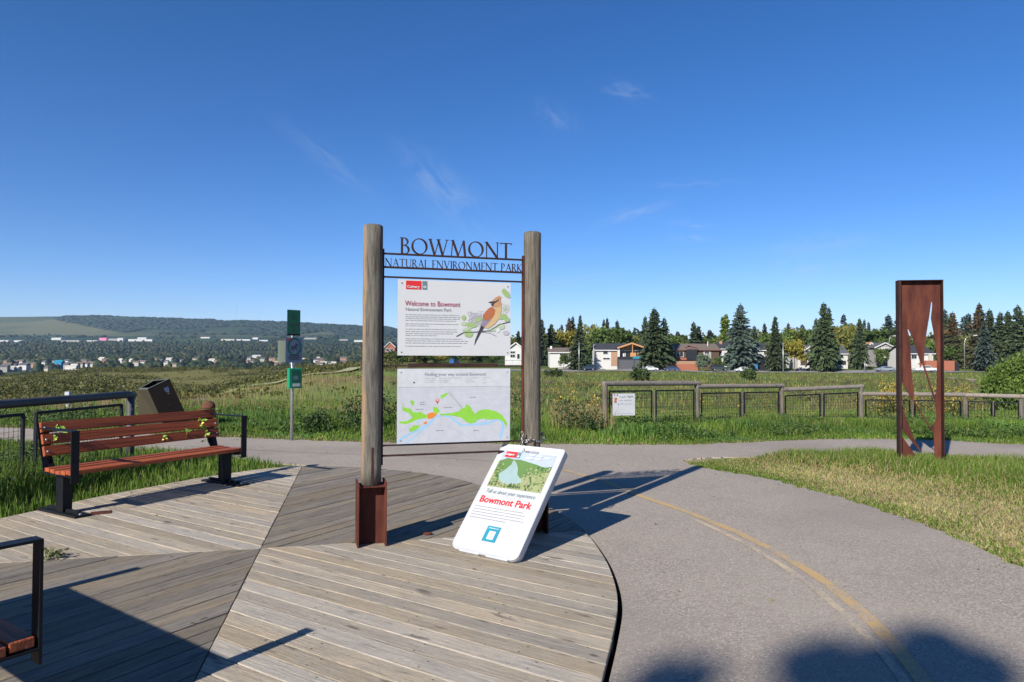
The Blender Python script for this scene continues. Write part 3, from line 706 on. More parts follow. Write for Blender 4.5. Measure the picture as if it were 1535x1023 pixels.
def steel_word(text, s0, s1, z, h, gap=.09, th=.012, skew=1.):
    tot = sum(GL[c][0]+gap for c in text)-gap; k = (s1-s0)/tot; x = s0
    for c in text:
        if c != ' ':
            mb = MB()
            for q in GL[c][1]:
                ar = sum(a[0]*b[1]-b[0]*a[1] for a, b in zip(q, q[1:]+q[:1]))
                if ar < 0: q = q[::-1]
                n = len(q); vs = [(x+a*k, -th/2, z+b*h) for a, b in q]+[(x+a*k, th/2, z+b*h) for a, b in q]
                mb.add(vs, [tuple(range(n)), tuple(reversed(range(n, 2*n)))]+[(i, i+n, (i+1) % n+n, (i+1) % n) for i in range(n)])
            mb.build('steel_letter', M['corten_dark'], sign)
        x += (GL[c][0]+gap)*k
steel_word('BOWMONT', .228, 1.238, 2.466, .142, .02)
steel_word('NATURAL ENVIRONMENT PARK', .100, SL-.098, 2.352, .070, .03, .010)

def panel(z0, z1, s0=.209, s1=1.216):
    mb = MB(); mb.box(0, s1-s0, 0, .006, 0, z1-z0, .001); o = mb.build('printed_panel', M['panel'], sign); o.location = (s0, -.034, z0)
    for bu in (.03, s1-s0-.03):
        for bv in (.03, z1-z0-.03):
            mb = MB(); mb.tube([(bu, -.006, bv), (bu, .0, bv)], .006, 8); mb.build('panel_bolt', M['zinc'], o)
    return o, Face(o, s1-s0, z1-z0)
pw, fw = panel(1.590, 2.243)
pw['label'] = 'upper white panel with bird picture and red title'
def U(X, Y): return ((X-45)/1340, (968-Y)/895)
tops = []
fw.shapes('logo', [(M['print_red'], rect(.068, .872, .200, .985)), (M['print_slate'], rect(.208, .872, .250, .985))])
fw.text('printed_logo_text', 'Calgary', .078, .892, .030, M['white_print'], bold=.0006, width=.108)
fw.shapes('crest', [(M['white_print'], ell(.229, .908, .013, .014)), (M['print_slate'], ell(.229, .908, .006, .007))], .001)
fw.text('printed_title', 'Welcome to Bowmont', .060, .655, .064, M['print_title'], width=.485)
fw.text('printed_subtitle', 'Natural Environment Park', .066, .590, .040, M['print_grey'], width=.40)
rows = [(484, 130, 760), (508, 130, 770), (530, 130, 760), (553, 130, 715), (592, 130, 745), (615, 130, 400), (655, 130, 725), (682, 130, 735), (706, 130, 690), (729, 130, 500), (768, 130, 790), (792, 130, 860), (818, 130, 850), (856, 130, 785)]
fw.dashes('small_print', [(U(a, y)[0], U(b, y)[0], U(a, y)[1]) for y, a, b in rows], M['print_light'], .0052)
it = []
rb = random.Random(5)
for k in range(34): it.append((M['flower_print'], stroke([U(860+rb.uniform(0, 190)+dx, 420+rb.uniform(0, 190)+dy) for dx, dy in ((0, 0), (14, 8))], .004)))
for k in range(9): X, Y = 870+rb.uniform(0, 150), 420+rb.uniform(0, 150); it.append((M['flower_print'], stroke([(U(X, Y)[0]+.02*math.cos(a), U(X, Y)[1]+.028*math.sin(a)) for a in [j*.8 for j in range(8)]], .003)))
for k in range(7): X, Y = 1290+rb.uniform(0, 80), 260+rb.uniform(0, 180); it.append((M['leaf_pale'], stroke([(U(X, Y)[0]+.02*math.cos(a), U(X, Y)[1]+.03*math.sin(a)) for a in [j*.8 for j in range(8)]], .003)))
for X, Y, a, b, r, c in ((870, 700, .040, .055, .2, 'leaf_print'), (812, 512, .022, .035, 0, 'leaf_print'), (812, 585, .028, .026, .4, 'leaf_pale'), (900, 600, .05, .038, -.3, 'leaf_print'), (1325, 200, .028, .07, .45, 'leaf_print'), (1275, 490, .05, .035, .4, 'leaf_print'),
                         (1190, 640, .04, .022, .2, 'leaf_pale'), (1265, 610, .04, .04, 0, 'leaf_pale'), (1340, 520, .03, .035, .3, 'leaf_print'), (990, 530, .04, .028, .8, 'leaf_print'), (855, 645, .05, .018, .5, 'leaf_pale'), (1150, 660, .05, .015, .1, 'leaf_pale'), (1330, 690, .03, .03, 0, 'flower_print'), (1230, 655, .018, .03, 0, 'white_print'), (1000, 470, .02, .02, 0, 'flower_print')):
    it.append((M[c], ell(*U(X, Y), a, b, r, 12, .25, int(X))))
it.append((M['print_dark'], stroke([U(725, 738), U(810, 690), U(940, 682), U(1130, 662), U(1250, 585), U(1380, 548)], .010)))
it.append((M['bird_grey'], stroke([U(900, 690), U(1000, 680), U(1130, 690), U(1210, 730)], .006)))
poly = lambda *p: [U(a, b) for a, b in p]
it += [(M['bird_cream'], poly((1200, 372), (1270, 330), (1268, 430), (1235, 520), (1180, 590), (1110, 635), (1055, 628), (1100, 545), (1160, 510), (1190, 450))),
       (M['bird_rust'], poly((1150, 370), (1195, 400), (1192, 455), (1160, 512), (1100, 542), (1050, 532), (1042, 480), (1080, 425), (1120, 385))),
       (M['bird_grey'], poly((1042, 525), (1100, 545), (1160, 515), (1085, 605), (1035, 650), (1005, 690), (1015, 600))),
       (M['print_dark'], poly((1022, 600), (1060, 620), (1018, 690), (965, 790), (938, 850), (950, 780), (985, 690))),
       (M['bird_tan'], poly((1150, 320), (1165, 285), (1200, 255), (1250, 232), (1268, 250), (1255, 285), (1272, 335), (1250, 372), (1200, 378), (1160, 372), (1145, 345))),
       (M['print_dark'], poly((1105, 318), (1140, 305), (1200, 300), (1245, 268), (1232, 297), (1195, 325), (1160, 340), (1150, 330))),
       (M['print_dark'], poly((1140, 340), (1180, 330), (1172, 362), (1150, 362)))]
fw.shapes('bird_picture', it)

pm, fm = panel(.834, 1.476)
pm['label'] = 'lower panel with green and blue park map'
def V(X, Y): return ((X-55)/1378, (988-Y)/922)
q = lambda *p: [V(a, b) for a, b in p]
mi = [(M['map_top'], rect(.001, .755, .999, .998)), (M['map_ground'], rect(.001, .001, .999, .752))]
mi += [(M['white_print'], stroke(q((70, 345+dy), (1430, 300+dy*.6)), .002)) for dy in (60, 180, 300)]
mi += [(M['print_light'], stroke(q((670, 360), (830, 560)), .020)), (M['print_light'], stroke(q((75, 845), (220, 760), (420, 755), (560, 768), (690, 800), (800, 860), (960, 975)), .0035)), (M['print_light'], stroke(q((820, 780), (1320, 782)), .0025))]
mi += [(M['map_blue'], stroke(q((70, 965), (130, 905), (280, 830), (400, 775), (500, 670), (560, 650), (680, 665), (760, 730), (830, 778), (950, 772), (1140, 768), (1240, 725), (1320, 725), (1345, 800), (1310, 960)), .024)),
       (M['map_blue'], stroke(q((150, 985), (230, 925), (400, 790), (470, 720)), .014)), (M['map_blue'], stroke(q((285, 735), (330, 690), (430, 655)), .016)), (M['map_blue'], stroke(q((1000, 735), (1040, 700), (1120, 690), (1130, 745), (1060, 765)), .020))]
mi += [(M['map_green'], q((118, 470), (132, 540), (210, 555), (240, 600), (300, 605), (330, 590), (360, 620), (415, 640), (410, 675), (300, 690), (215, 730), (160, 745), (85, 735), (80, 712), (180, 705), (235, 665), (190, 610), (118, 580))),
       (M['map_green'], q((200, 460), (250, 458), (255, 510), (232, 520))), (M['map_green'], q((190, 810), (260, 760), (330, 770), (280, 820), (215, 845))),
       (M['map_green'], q((565, 400), (640, 368), (665, 375), (600, 430), (580, 448))), (M['map_green'], q((480, 540), (530, 545), (560, 600), (520, 630), (480, 600))),
       (M['map_green'], q((560, 630), (700, 620), (800, 600), (820, 565), (860, 560), (880, 515), (930, 540), (960, 600), (990, 640), (1040, 595), (1130, 580), (1250, 610), (1330, 660), (1395, 760), (1390, 810), (1340, 745), (1280, 710), (1150, 715), (1100, 700), (1010, 715), (1000, 745), (930, 760), (860, 720), (820, 680), (680, 650), (570, 650))),
       (M['map_orange'], q((410, 625), (470, 605), (530, 630), (480, 680), (415, 690))), (M['map_orange'], q((360, 740), (400, 712), (412, 740), (380, 755))),
       (M['print_red'], ell(*V(530, 462), .016, .026)), (M['white_print'], ell(*V(530, 458), .009, .015)), (M['print_red'], q((524, 485), (538, 485), (531, 515))), (M['print_dark'], ell(*V(252, 236), .008, .011))]
fm.shapes('park_map', mi)
fm.text('printed_title', 'Finding your way around Bowmont', .235, .905, .040, M['print_grey'], width=.545)
fm.dashes('map_key', [(V(a, y)[0], V(b, y)[0], V(a, y)[1]) for y, a, b in ((182, 378, 500), (208, 378, 500), (232, 378, 490), (182, 545, 825), (208, 545, 680), (232, 545, 650), (182, 870, 1030), (208, 870, 960), (232, 870, 1000), (182, 1080, 1160), (208, 1080, 1120), (245, 1080, 1130))], M['print_light'], .004, 3)
fm.dashes('place_names', [(V(a, y)[0], V(b, y)[0], V(a, y)[1]) for y, a, b in ((428, 930, 1000), (480, 320, 375), (505, 320, 385), (552, 605, 705), (567, 270, 370), (835, 510, 605), (848, 970, 1040))], M['print_grey'], .0055, 4)

# ------------------------------------------------------------------ folding board leaning on the right post
BL_, BR_ = G(675, 824), G(779, 847); bw = .665; bx = (BR_-BL_).normalized(); bc = (BL_+BR_)/2
back = Vector((-bx.y, bx.x, 0)); tilt = math.radians(43.5)
up_ = (back*math.sin(tilt) + Vector((0, 0, 1))*math.cos(tilt)); nrm = bx.cross(up_)          # nrm points back/down
Ma = Matrix((bx, up_.cross(bx), up_)).transposed().to_4x4()
board = thing('folding_sign', 'white folding sidewalk sign leaning back against the right log post', 'sign')
Ma.translation = BL_ + bx*((BR_-BL_).length-bw)/2 + Vector((0, 0, .004)) - back*0; board.matrix_world = Ma
BH = 1.06
def rrect(w, h, r, n=6, tr=None):
    o = []
    for cx_, cy_, a0, rr in ((w-r, r, -90, r), (w-(tr or r), h-(tr or r), 0, tr or r), ((tr or r), h-(tr or r), 90, tr or r), (r, r, 180, r)):
        o += [(cx_+rr*math.cos(math.radians(a0+90*i/n)), cy_+rr*math.sin(math.radians(a0+90*i/n))) for i in range(n+1)]
    return o
def leaf_panel(name, y0, y1, out, m=M['white']):
    mb = MB(); o = MB(); mb.prism([(x, z) for x, z in out], 0, y1-y0, .006)
    mb.v = [(x, y1-z, y) for x, y, z in mb.v]
    mb.f = [tuple(f) for f in mb.f]; return mb.build(name, m, board)
front = leaf_panel('front_leaf', -.032, 0, rrect(bw, BH, .07, tr=.03))
backl = leaf_panel('back_leaf', .012, .044, rrect(bw, BH+.0, .07, tr=.03)); backl.location.x = -.012; backl.location.z = .012
fb = Face(board, bw, BH, -.034)
# raised rim and handle cut
mb = MB(); o_ = rrect(bw, BH, .07, tr=.03); i_ = [(bw/2+(x-bw/2)*.955, BH/2+(y-BH/2)*.972) for x, y in o_]
n = len(o_)
mb.add([(x, -.033, z) for x, z in o_]+[(bw/2+(x-bw/2)*.985, -.037, BH/2+(z-BH/2)*.99) for x, z in o_]+[(x, -.0325, z) for x, z in i_], [(i, (i+1) % n, (i+1) % n+n, i+n) for i in range(n)]+[(i+n, (i+1) % n+n, (i+1) % n+2*n, i+2*n) for i in range(n)])
mb.build('rim', M['white'], board)
mb = MB(); mb.box(.24, .42, -.0365, -.030, BH-.075, BH-.052, .002); mb.build('handle_slot', M['zinc'], board)
mb = MB()
for x0, x1 in ((.10, .30), (.37, .58)): mb.box(x0, x1, -.030, .0, -.010, .012, .002)
mb.build('foot_strip', M['white'], board)
pr = Face(board, bw, BH, -.0335)
R2 = lambda u0, v0, u1, v1: rect(u0, v0, u1, v1)
itm = [(M['photo_sky'], R2(.085, .575, .915, .895)), (M['photo_green'], [(.085, .80), (.20, .835), (.30, .825), (.40, .83), (.55, .815), (.70, .80), (.80, .785), (.915, .80), (.915, .575), (.085, .575)]),
       (M['photo_field'], [(.50, .66), (.60, .70), (.75, .72), (.915, .76), (.915, .575), (.50, .575)]), (M['photo_field'], [(.085, .70), (.20, .64), (.33, .62), (.55, .62), (.55, .575), (.085, .575)]),
       (M['photo_water'], [(.30, .82), (.36, .80), (.43, .75), (.46, .70), (.56, .66), (.57, .635), (.46, .615), (.34, .605), (.22, .64), (.18, .69), (.25, .735), (.30, .78)])]
rb = random.Random(8)
for k in range(330):
    a, b = rb.uniform(.10, .90), rb.uniform(.582, .78)
    if .2 < a < .55 and .62 < b < .8: continue
    itm.append((M[rb.choice(['photo_dark', 'photo_green', 'photo_field', 'photo_mid', 'photo_pale'])], ell(a, b, rb.uniform(.004, .022), rb.uniform(.003, .009), 0, 7, .5, k)))
for k in range(16): a = rb.uniform(.10, .60); itm.append((M['photo_dark'], [(a-.008, .585), (a+.008, .585), (a, rb.uniform(.60, .635))]))
itm += [(M['white_print'], ell(rb.uniform(.5, .9), rb.uniform(.84, .88), .05, .008, 0, 9, .4, 90+k)) for k in range(5)]
itm += [(M['print_red'], R2(.135, .868, .315, .925)), (M['print_slate'], R2(.322, .868, .375, .925)), (M['white_print'], ell(.348, .885, .014, .009))]
itm += [(M['teal'], R2(.40, .105, .60, .235)), (M['white_print'], R2(.455, .125, .55, .195))]
pr.shapes('printed_picture', [(m_, [(a, b+(b-.575)*.11) for a, b in q_]) for m_, q_ in itm[:-5]], .0003); pr.shapes('printed_logo', itm[-5:-2], .0040); pr.shapes('printed_label', itm[-2:], .0003)
pr.text('printed_logo_text', 'Calgary', .150, .880, .030, M['white_print'], bold=.0008, width=.100).location.y -= .0165
pr.text('printed_line', 'Tell us about your experience', .12, .515, .056, M['print_slate'], shear=.2, width=.50)
pr.text('printed_title', 'Bowmont Park', .09, .425, .090, M['print_red'], bold=.002, width=.525)
pr.dashes('small_print', [(.06, .80, .385), (.06, .85, .36), (.06, .83, .335), (.06, .86, .31), (.06, .62, .285)], M['print_grey'], .005, 6)
pr.dashes('small_print', [(.425, .575, .218)], M['white_print'], .006, 7)

# chain that ties the board to the post
def chain(name, pts, label, parent=None):
    root = thing(name, label, 'chain') if label else parent
    pl = [Vector(p) for p in pts]; acc = []; step = .030
    for a, b in zip(pl[:-1], pl[1:]):
        n = max(1, round((b-a).length/step))
        acc += [(a+(b-a)*i/n, (b-a).normalized()) for i in range(n)]
    mb = MB(); mb.tube([(math.cos(t*math.pi/4)*.019, math.sin(t*math.pi/4)*.0105, 0) for t in range(9)], .0035, 5, cap=False); me = mb.mesh('chain_link', M['chain'], True)
    for i, (p, d) in enumerate(acc):
        o = bpy.data.objects.new('chain_link', me); q_ = d.to_track_quat('X', 'Z') @ Euler((math.pi/2*(i % 2), 0, 0)).to_quaternion()
        o.rotation_mode = 'QUATERNION'; o.rotation_quaternion = q_; o.location = p; link(o, root)
    return root
Mi = Ma
hp = Mi @ Vector((.30, -.04, BH-.065)); c0 = PR + Vector((0, 0, 0))
ring_pts = [(PR.x+.108*math.cos(a), PR.y+.108*math.sin(a), .80+.03*math.sin(a*2)+(.05 if math.cos(a) > 0 else 0)) for a in [math.radians(-150+i*30) for i in range(11)]]
chain('chain', [hp, (PR.x-.05, PR.y-.13, .72)]+[tuple(p) for p in ring_pts]+[(PR.x-.09, PR.y-.06, .80), (PR.x-.085, PR.y-.12, .90), (PR.x-.09, PR.y-.11, .78), Mi @ Vector((.27, -.04, BH-.06))], 'steel chain looped round the right log post, tied to the white folding sign')

# ------------------------------------------------------------------ benches
def make_bench(label, loc, rz, L=1.96):
    """local X along the bench, +Y the way it faces; origin below the front line at its left armrest"""
    b = thing('bench', label, 'bench', loc, rz, 'slatted benches at the edge of the boardwalk')
    def slat(name, w, t, cy, cz, tx, x0=-.03, x1=None):
        mb = MB(); x1 = L+.03 if x1 is None else x1; hw, ht = w/2, t/2
        mb.prism([(-hw, -ht), (hw, -ht), (hw, ht), (-hw, ht)], x0, x1)
        c, s = math.cos(tx), math.sin(tx); mb.v = [(z, cy+x*c-y*s, cz+x*s+y*c) for x, y, z in mb.v]
        o = mb.build(name, M['bench_wood'], b); bm = bmesh.new(); bm.from_mesh(o.data)
        bmesh.ops.bevel(bm, geom=[e for e in bm.edges], offset=.006, segments=2, affect='EDGES', profile=.7); bm.normal_update()
        bmesh.ops.recalc_face_normals(bm, faces=bm.faces); bm.to_mesh(o.data); bm.free(); return o
    for k in range(5):
        cy = -.050-.098*k; cz = .425 - (.012 if k == 4 else 0) - (.010 if k == 0 else 0)+.0*k
        slat('seat_slat', .088, .040, cy, cz + (.012*abs(k-2)**2/2-.012), 0)
    for k in range(3):
        z = .605+.118*k; slat('back_slat', .104, .040, -.515-.033*k, z, math.radians(106), -.03, L+.03)
    for x in (.05, L-.05):
        mb = MB(); mb.box(x-.045, x+.045, -.335, -.205, .02, .385, .004); col = mb.build('column', M['black'], b)
        mb = MB(); mb.box(x-.075, x+.075, -.62, .08, 0, .022, .004); mb.box(x-.02, x+.02, -.56, .02, .022, .05, .008); mb.build('base_plate', M['black'], b)
        mb = MB()
        for yy in (-.57, .03): mb.tube([(x, yy, .02), (x, yy, .034)], .014, 8)
        mb.build('anchor_bolt', M['zinc'], b)
        mb = MB(); mb.bar((x, -.50, .385), (x, .0, .385), .06, .03); mb.bar((x, -.47, .39), (x, -.56, .50), .012, .06, (1, 0, 0)); mb.bar((x, -.56, .49), (x, -.665, .88), .012, .06, (1, 0, 0)); mb.build('seat_bracket', M['black'], b)
    for x in (0.0, L):
        mb = MB(); w = .075
        mb.box(x-w/2, x+w/2, .006, .018, .33, .840, .002)
        mb.box(x-w/2, x+w/2, -.60, .006, .828, .840, .002); mb.box(x-w/2, x+w/2, -.50, .006, .388, .398, .001); mb.build('armrest', M['black'], b)
        mb = MB(); mb.bar((x, -.51, .40), (x, -.665, .88), .012, .06, (1, 0, 0)); mb.build('back_strap', M['black'], b)
        mb = MB()
        for k in range(3):
            z = .605+.118*k; y = -.515-.033*k; mb.tube([(x, y+.020, z-.004), (x, y+.030, z-.001)], .011, 8)
        mb.build('bolt_head', M['zinc'], b, smooth=True)
    return b
# bench 1: left front corner, running away to the right; faces +Y local -> to the deck centre
u1 = Vector((.50, .866)); A1 = Vector((-4.30, 6.62)); A1 = A1+u1*.07; A1e = A1+u1*1.96          # its local X runs from the far end to the near end
bench1 = make_bench('red-brown slatted bench with leaf sprigs and a cap, in front of the left fence', (A1e.x, A1e.y, 0), math.atan2(-u1.y, -u1.x))
u2 = Vector((.82, -.573)); A2 = Vector((-1.955, 2.82)); A2s = A2-u2*1.96
bench2 = make_bench('bench cut off by the lower left corner, only armrest and seat end showing', (A2s.x, A2s.y, 0), math.atan2(u2.y, u2.x))

M1 = Matrix.Translation((A1e.x, A1e.y, 0)) @ Matrix.Rotation(math.atan2(-u1.y, -u1.x), 4, 'Z')
# cap on the far corner of the backrest
cap = thing('cap', 'rust-brown cap hung over the far top corner of the bench backrest', 'cap'); cap.matrix_world = M1 @ Matrix.Translation((.045, -.605, .905)) @ Matrix.Diagonal((.82, .82, .82, 1))
M['cap'] = mat('cap_cloth', (.10, .036, .018), .9, var=.3, scale=12, bump=.3)
mb = MB(); nn_ = 14; rings = [(.098, 0), (.10, .03), (.092, .065), (.070, .098), (.035, .118), (.004, .124)]
mb.add([(r*math.cos(2*math.pi*i/nn_), r*1.05*math.sin(2*math.pi*i/nn_), z) for r, z in rings for i in range(nn_)], [(k*nn_+i, k*nn_+(i+1) % nn_, (k+1)*nn_+(i+1) % nn_, (k+1)*nn_+i) for k in range(len(rings)-1) for i in range(nn_)]+[tuple(reversed(range(nn_)))])
mb.build('crown', M['cap'], cap, smooth=True)
mb = MB(); pts_ = [(.085+.0*i, y) for i, y in ()]
ot = [(.07*math.cos(a)+.10, .085*math.sin(a)) for a in [math.radians(-90+i*15) for i in range(13)]]
mb.prism([(.06, -.085)]+ot+[(.06, .085)], .0, .006); mb.build('brim', M['cap'], cap)

# leaf sprigs pushed between the back slats
flat('sprig', (.20, .36, .05), .5); flat('sprig_yellow', (.50, .52, .10), .5)
def leafy(name, label, spots, seed, group=None, cat='leaf sprig', yellow=.3, size=.05):
    r = random.Random(seed); root = thing(name, label, cat, group=group)
    for p, k in spots:
        p = Vector(p)
        mb = MB(); mb.tube([p+Vector((0, 0, -.05)), p+Vector((.01, .01, .05))], .0025, 5); mb.build('stalk', M['sprig'], root)
        for i in range(k):
            d = Vector((r.uniform(-1, 1), r.uniform(-.6, .6), r.uniform(-.8, .8))).normalized(); L = size*r.uniform(.8, 1.5); o_ = p+Vector((r.uniform(-.025, .025), r.uniform(-.02, .02), r.uniform(-.05, .05)))
            w_ = d.cross(Vector((.3, -.8, .4))).normalized()*L*.3; f = d.cross(w_).normalized()*L*.06
            mb = MB(); mb.add([o_, o_+d*L*.4+w_, o_+d*L*.5+f, o_+d*L*.4-w_, o_+d*L], [(0, 1, 2), (0, 2, 3), (1, 4, 2), (2, 4, 3)])
            mb.build('leaf', M['sprig_yellow'] if r.random() < yellow else M['sprig'], root)
    return root
w1 = lambda x, y, z: M1 @ Vector((x, y, z))
leafy('leaf_sprig', 'green leaf sprig hanging over the near end of the bench backrest', [(w1(1.84, -.53, .80), 9), (w1(1.90, -.52, .70), 4)], 1, 'leaf sprigs between the back slats of the bench', yellow=.2)
leafy('leaf_sprig', 'yellow leaf lying against the lowest back slat, middle of the bench', [(w1(.72, -.50, .60), 5)], 2, 'leaf sprigs between the back slats of the bench', yellow=.9)
leafy('leaf_sprig', 'pair of dark green leaves between the back slats just left of the far sprig', [(w1(.42, -.50, .64), 5)], 3, 'leaf sprigs between the back slats of the bench', yellow=.0)
leafy('leaf_sprig', 'tall yellow-green leaf sprig at the far end of the bench backrest', [(w1(.20, -.52, .74), 6), (w1(.16, -.50, .64), 8), (w1(.18, -.48, .56), 4)], 4, 'leaf sprigs between the back slats of the bench', yellow=.4)

# ------------------------------------------------------------------ left fence: pipe rail over mesh panels
def mesh_panel(mb, p0, p1, z0a, z1a, z0b, z1b, step=.055, wr=.0022):
    p0, p1 = Vector(p0), Vector(p1); n = max(1, int((p1-p0).length/step))
    for i in range(1, n):
        t = i/n; q_ = p0+(p1-p0)*t; mb.bar((q_.x, q_.y, z0a+(z0b-z0a)*t), (q_.x, q_.y, z1a+(z1b-z1a)*t), wr*2)
    m_ = max(1, int((z1a-z0a)/step))
    for j in range(1, m_):
        t = j/m_; mb.bar((p0.x, p0.y, z0a+(z1a-z0a)*t), (p1.x, p1.y, z0b+(z1b-z0b)*t), wr*2)
lfence = thing('rail_fence', 'grey pipe rail fence with black mesh panels behind the left bench', 'fence')
def FP(t, z): return (-5.70+.165*t, 8.10+.986*t, z)          # t metres along the fence from the paired uprights
mb = MB(); mb.tube([FP(-2.7, 1.02), FP(-1, 1.02), FP(0, 1.015), FP(1.60, 1.015), FP(1.72, .99)], [.052]*4+[.045], 16, wob=.01); mb.build('top_rail', M['rail_dark'], lfence, smooth=True)
for t_e in (1.66, -2.5):
    mb = MB(); mb.tube([FP(t_e, -.2), FP(t_e, .98)], .052, 14); mb.build('rail_post', M['rail_dark'], lfence, smooth=True)
for ya, yb in ((.08, 1.48), (-2.35, -.10)):
    mb = MB()
    for a_, b_ in ((FP(ya, .06), FP(ya, .88)), (FP(yb, .06), FP(yb, .88)), (FP(ya, .88), FP(yb, .88)), (FP(ya, .06), FP(yb, .06))): mb.bar(a_, b_, .034)
    fr = mb.build('panel_frame', M['black'], lfence)
    mb = MB(); mesh_panel(mb, FP(ya, 0)[:2], FP(yb, 0)[:2], .06, .88, .06, .88, .06, .0016); mb.build('wire_mesh', M['black'], fr)

# slanted litter box behind the end of the fence
flat('siding_grey0', (.10, .10, .09), .6); flat('box_dark', (.020, .012, .008), .95); flat('box_olive', (.040, .033, .018), .85)
q8 = [AT(221.5, 584, 14.2), AT(254.5, 568.6, 14.7), AT(230, 571, 15.1), AT(207, 584, 14.6), AT(252, 652, 14.2), AT(293, 652, 14.7), AT(276, 650, 15.3), AT(207, 651, 14.7)]
o3 = Vector((q8[4].x, q8[4].y, ztf(q8[4].x, q8[4].y))); bxo = thing('litter_box', 'dark slanted litter box with olive side behind the end of the left fence', 'litter bin', o3)
lb = lambda p: tuple(Vector(p)-o3)
mb = MB(); mb.add([lb(p) for p in q8], [(0, 4, 5, 1), (1, 5, 6, 2), (2, 6, 7, 3)]); mb.build('body', M['box_dark'], bxo)
mb = MB(); mb.add([lb(q8[i]) for i in (3, 7, 4, 0)], [(0, 1, 2, 3)]); mb.build('side_board', M['box_olive'], bxo)
tp = q8[:4]; cn = sum(tp, Vector())/4; inn = [cn+(p-cn)*.80 for p in tp]; up3 = Vector((0, 0, .012))
mb = MB(); mb.add([lb(p+up3) for p in tp+inn]+[lb(p) for p in tp], [(0, 1, 5, 4), (1, 2, 6, 5), (2, 3, 7, 6), (3, 0, 4, 7), (8, 9, 1, 0), (9, 10, 2, 1), (10, 11, 3, 2), (11, 8, 0, 3)]); mb.build('rim', M['siding_grey0'], bxo)
mb = MB(); mb.add([lb(p-Vector((0, 0, .15))) for p in inn], [(0, 1, 2, 3)]); mb.build('opening', M['black'], bxo)
def onf(s, t):      # s to the right, t downwards on the dark face
    a_ = q8[0]+(q8[1]-q8[0])*s; b_ = q8[4]+(q8[5]-q8[4])*s; n_ = (q8[1]-q8[0]).cross(q8[0]-q8[4]).normalized(); n_ = n_ if n_.y < 0 else -n_
    return lb(a_+(b_-a_)*t+n_*.004)
def patch(nm, s0, s1, t0_, t1_, m): mb = MB(); mb.add([onf(s0, t1_), onf(s1, t1_), onf(s1, t0_), onf(s0, t0_)], [(0, 1, 2, 3)]); mb.build(nm, m, bxo)
patch('sticker', .60, .80, .10, .165, M['sign_blue']); patch('sticker_print', .63, .77, .175, .185, M['print_light']); patch('sticker_print', .66, .74, .21, .22, M['print_light']); patch('latch', .50, .56, .40, .43, M['corten'])

# little white marker post in the grass
mp_ = AT(102, 600, 22.); mk = thing('marker_post', 'small white marker post in the grass beyond the left fence', 'marker post', (mp_.x, mp_.y, ztf(mp_.x, mp_.y)))
hgt = AT(102, 587.5, 22.).z - ztf(mp_.x, mp_.y)
mb = MB(); mb.box(-.07, .07, -.07, .07, hgt-.20, hgt, .01); mb.build('cap', M['white'], mk)
mb = MB(); mb.box(-.05, .05, -.05, .05, -.1, hgt-.2, .004); mb.build('stake', M['white'], mk)

# ------------------------------------------------------------------ rules sign and bag dispenser on a steel pole
py_ = 12.9; p0 = AT(438, 575, py_); zt_ = lambda y: AT(438, y, py_).z
pole = thing('rules_sign', 'steel pole with green arrow sign, blue-grey dog sign and green bag dispenser', 'sign', (p0.x, p0.y, ztf(p0.x, p0.y)), math.radians(55)-math.pi*0)
g0 = ztf(p0.x, p0.y)
pole.rotation_euler.z = math.radians(50)
mb = MB(); mb.tube([(0, 0, -.1), (0, 0, zt_(470)-g0)], .028, 12); mb.build('pole', M['zinc'], pole, smooth=True)
def plate(name, y0, y1, w, m, off=-.034, x=0., label=None):
    h = zt_(y0)-zt_(y1); mb = MB(); mb.box(-w/2, w/2, 0, .004, 0, h, .001); o = mb.build(name, m, pole); o.location = (x, off, zt_(y1)-g0)
    if label: o['label'] = label
    return o, Face(o, w, h)
o_, fc = plate('green_plate', 465, 503.5, .28, M['sign_green'], label='green plate with crescent mark and arrow')
cres = [( .14*math.cos(a), .14*math.sin(a)) for a in [math.radians(70+i*20) for i in range(13)]]+[(.05+.10*math.cos(a), .02+.12*math.sin(a)) for a in [math.radians(300-i*20) for i in range(12)]]
fc.shapes('emblem', [(M['print_dark'], [(.0+1.1*x_, .74+y_*.9) for x_, y_ in cres]), (M['print_dark'], rect(-.05, .12, .05, .28)), (M['print_dark'], [(-.10, .24), (.10, .24), (0, .33)]), (M['black'], rect(-.49, .0, .49, .075)), (M['print_dark'], rect(-.4, .44, .4, .47)), (M['print_dark'], rect(-.35, .37, .35, .40))])
o_, fc = plate('dog_plate', 506.5, 544, .36, M['sign_blue'], -.036, .01, 'blue-grey plate with a dog in a ring')
ringp = lambda r0, r1: [[(.0+r0*math.cos(a), .64+r0*.93*math.sin(a)) for a in (t, t+.35)]+[(r1*math.cos(a), .64+r1*.93*math.sin(a)) for a in (t+.35, t)] for t in [i*.34907 for i in range(18)]]
dog = [(-.16, .60), (-.13, .66), (.02, .68), (.10, .76), (.13, .80), (.17, .75), (.22, .74), (.21, .70), (.14, .68), (.12, .60), (.18, .52), (.14, .50), (.06, .57), (-.03, .57), (-.06, .49), (-.11, .48), (-.10, .56), (-.15, .50), (-.19, .52), (-.14, .60), (-.22, .70), (-.20, .72)]
fc.shapes('emblem', [(M['sign_green'], q_) for q_ in ringp(.40, .32)]+[(M['print_dark'], [(a, b) for a, b in dog]), (M['print_red'], rect(-.46, .90, -.22, .96)), (M['print_dark'], rect(-.28, .27, .28, .31)), (M['print_dark'], rect(-.38, .20, .38, .235)), (M['print_dark'], rect(-.30, .13, .30, .16))])
mb = MB(); hh = zt_(511)-zt_(543); mb.box(-.15, .15, .0, .004, 0, hh, .001); o_ = mb.build('turned_plate', M['sign_pale'], pole); o_.location = (-.11, .045, zt_(543)-g0); o_.rotation_euler.z = math.radians(-10)
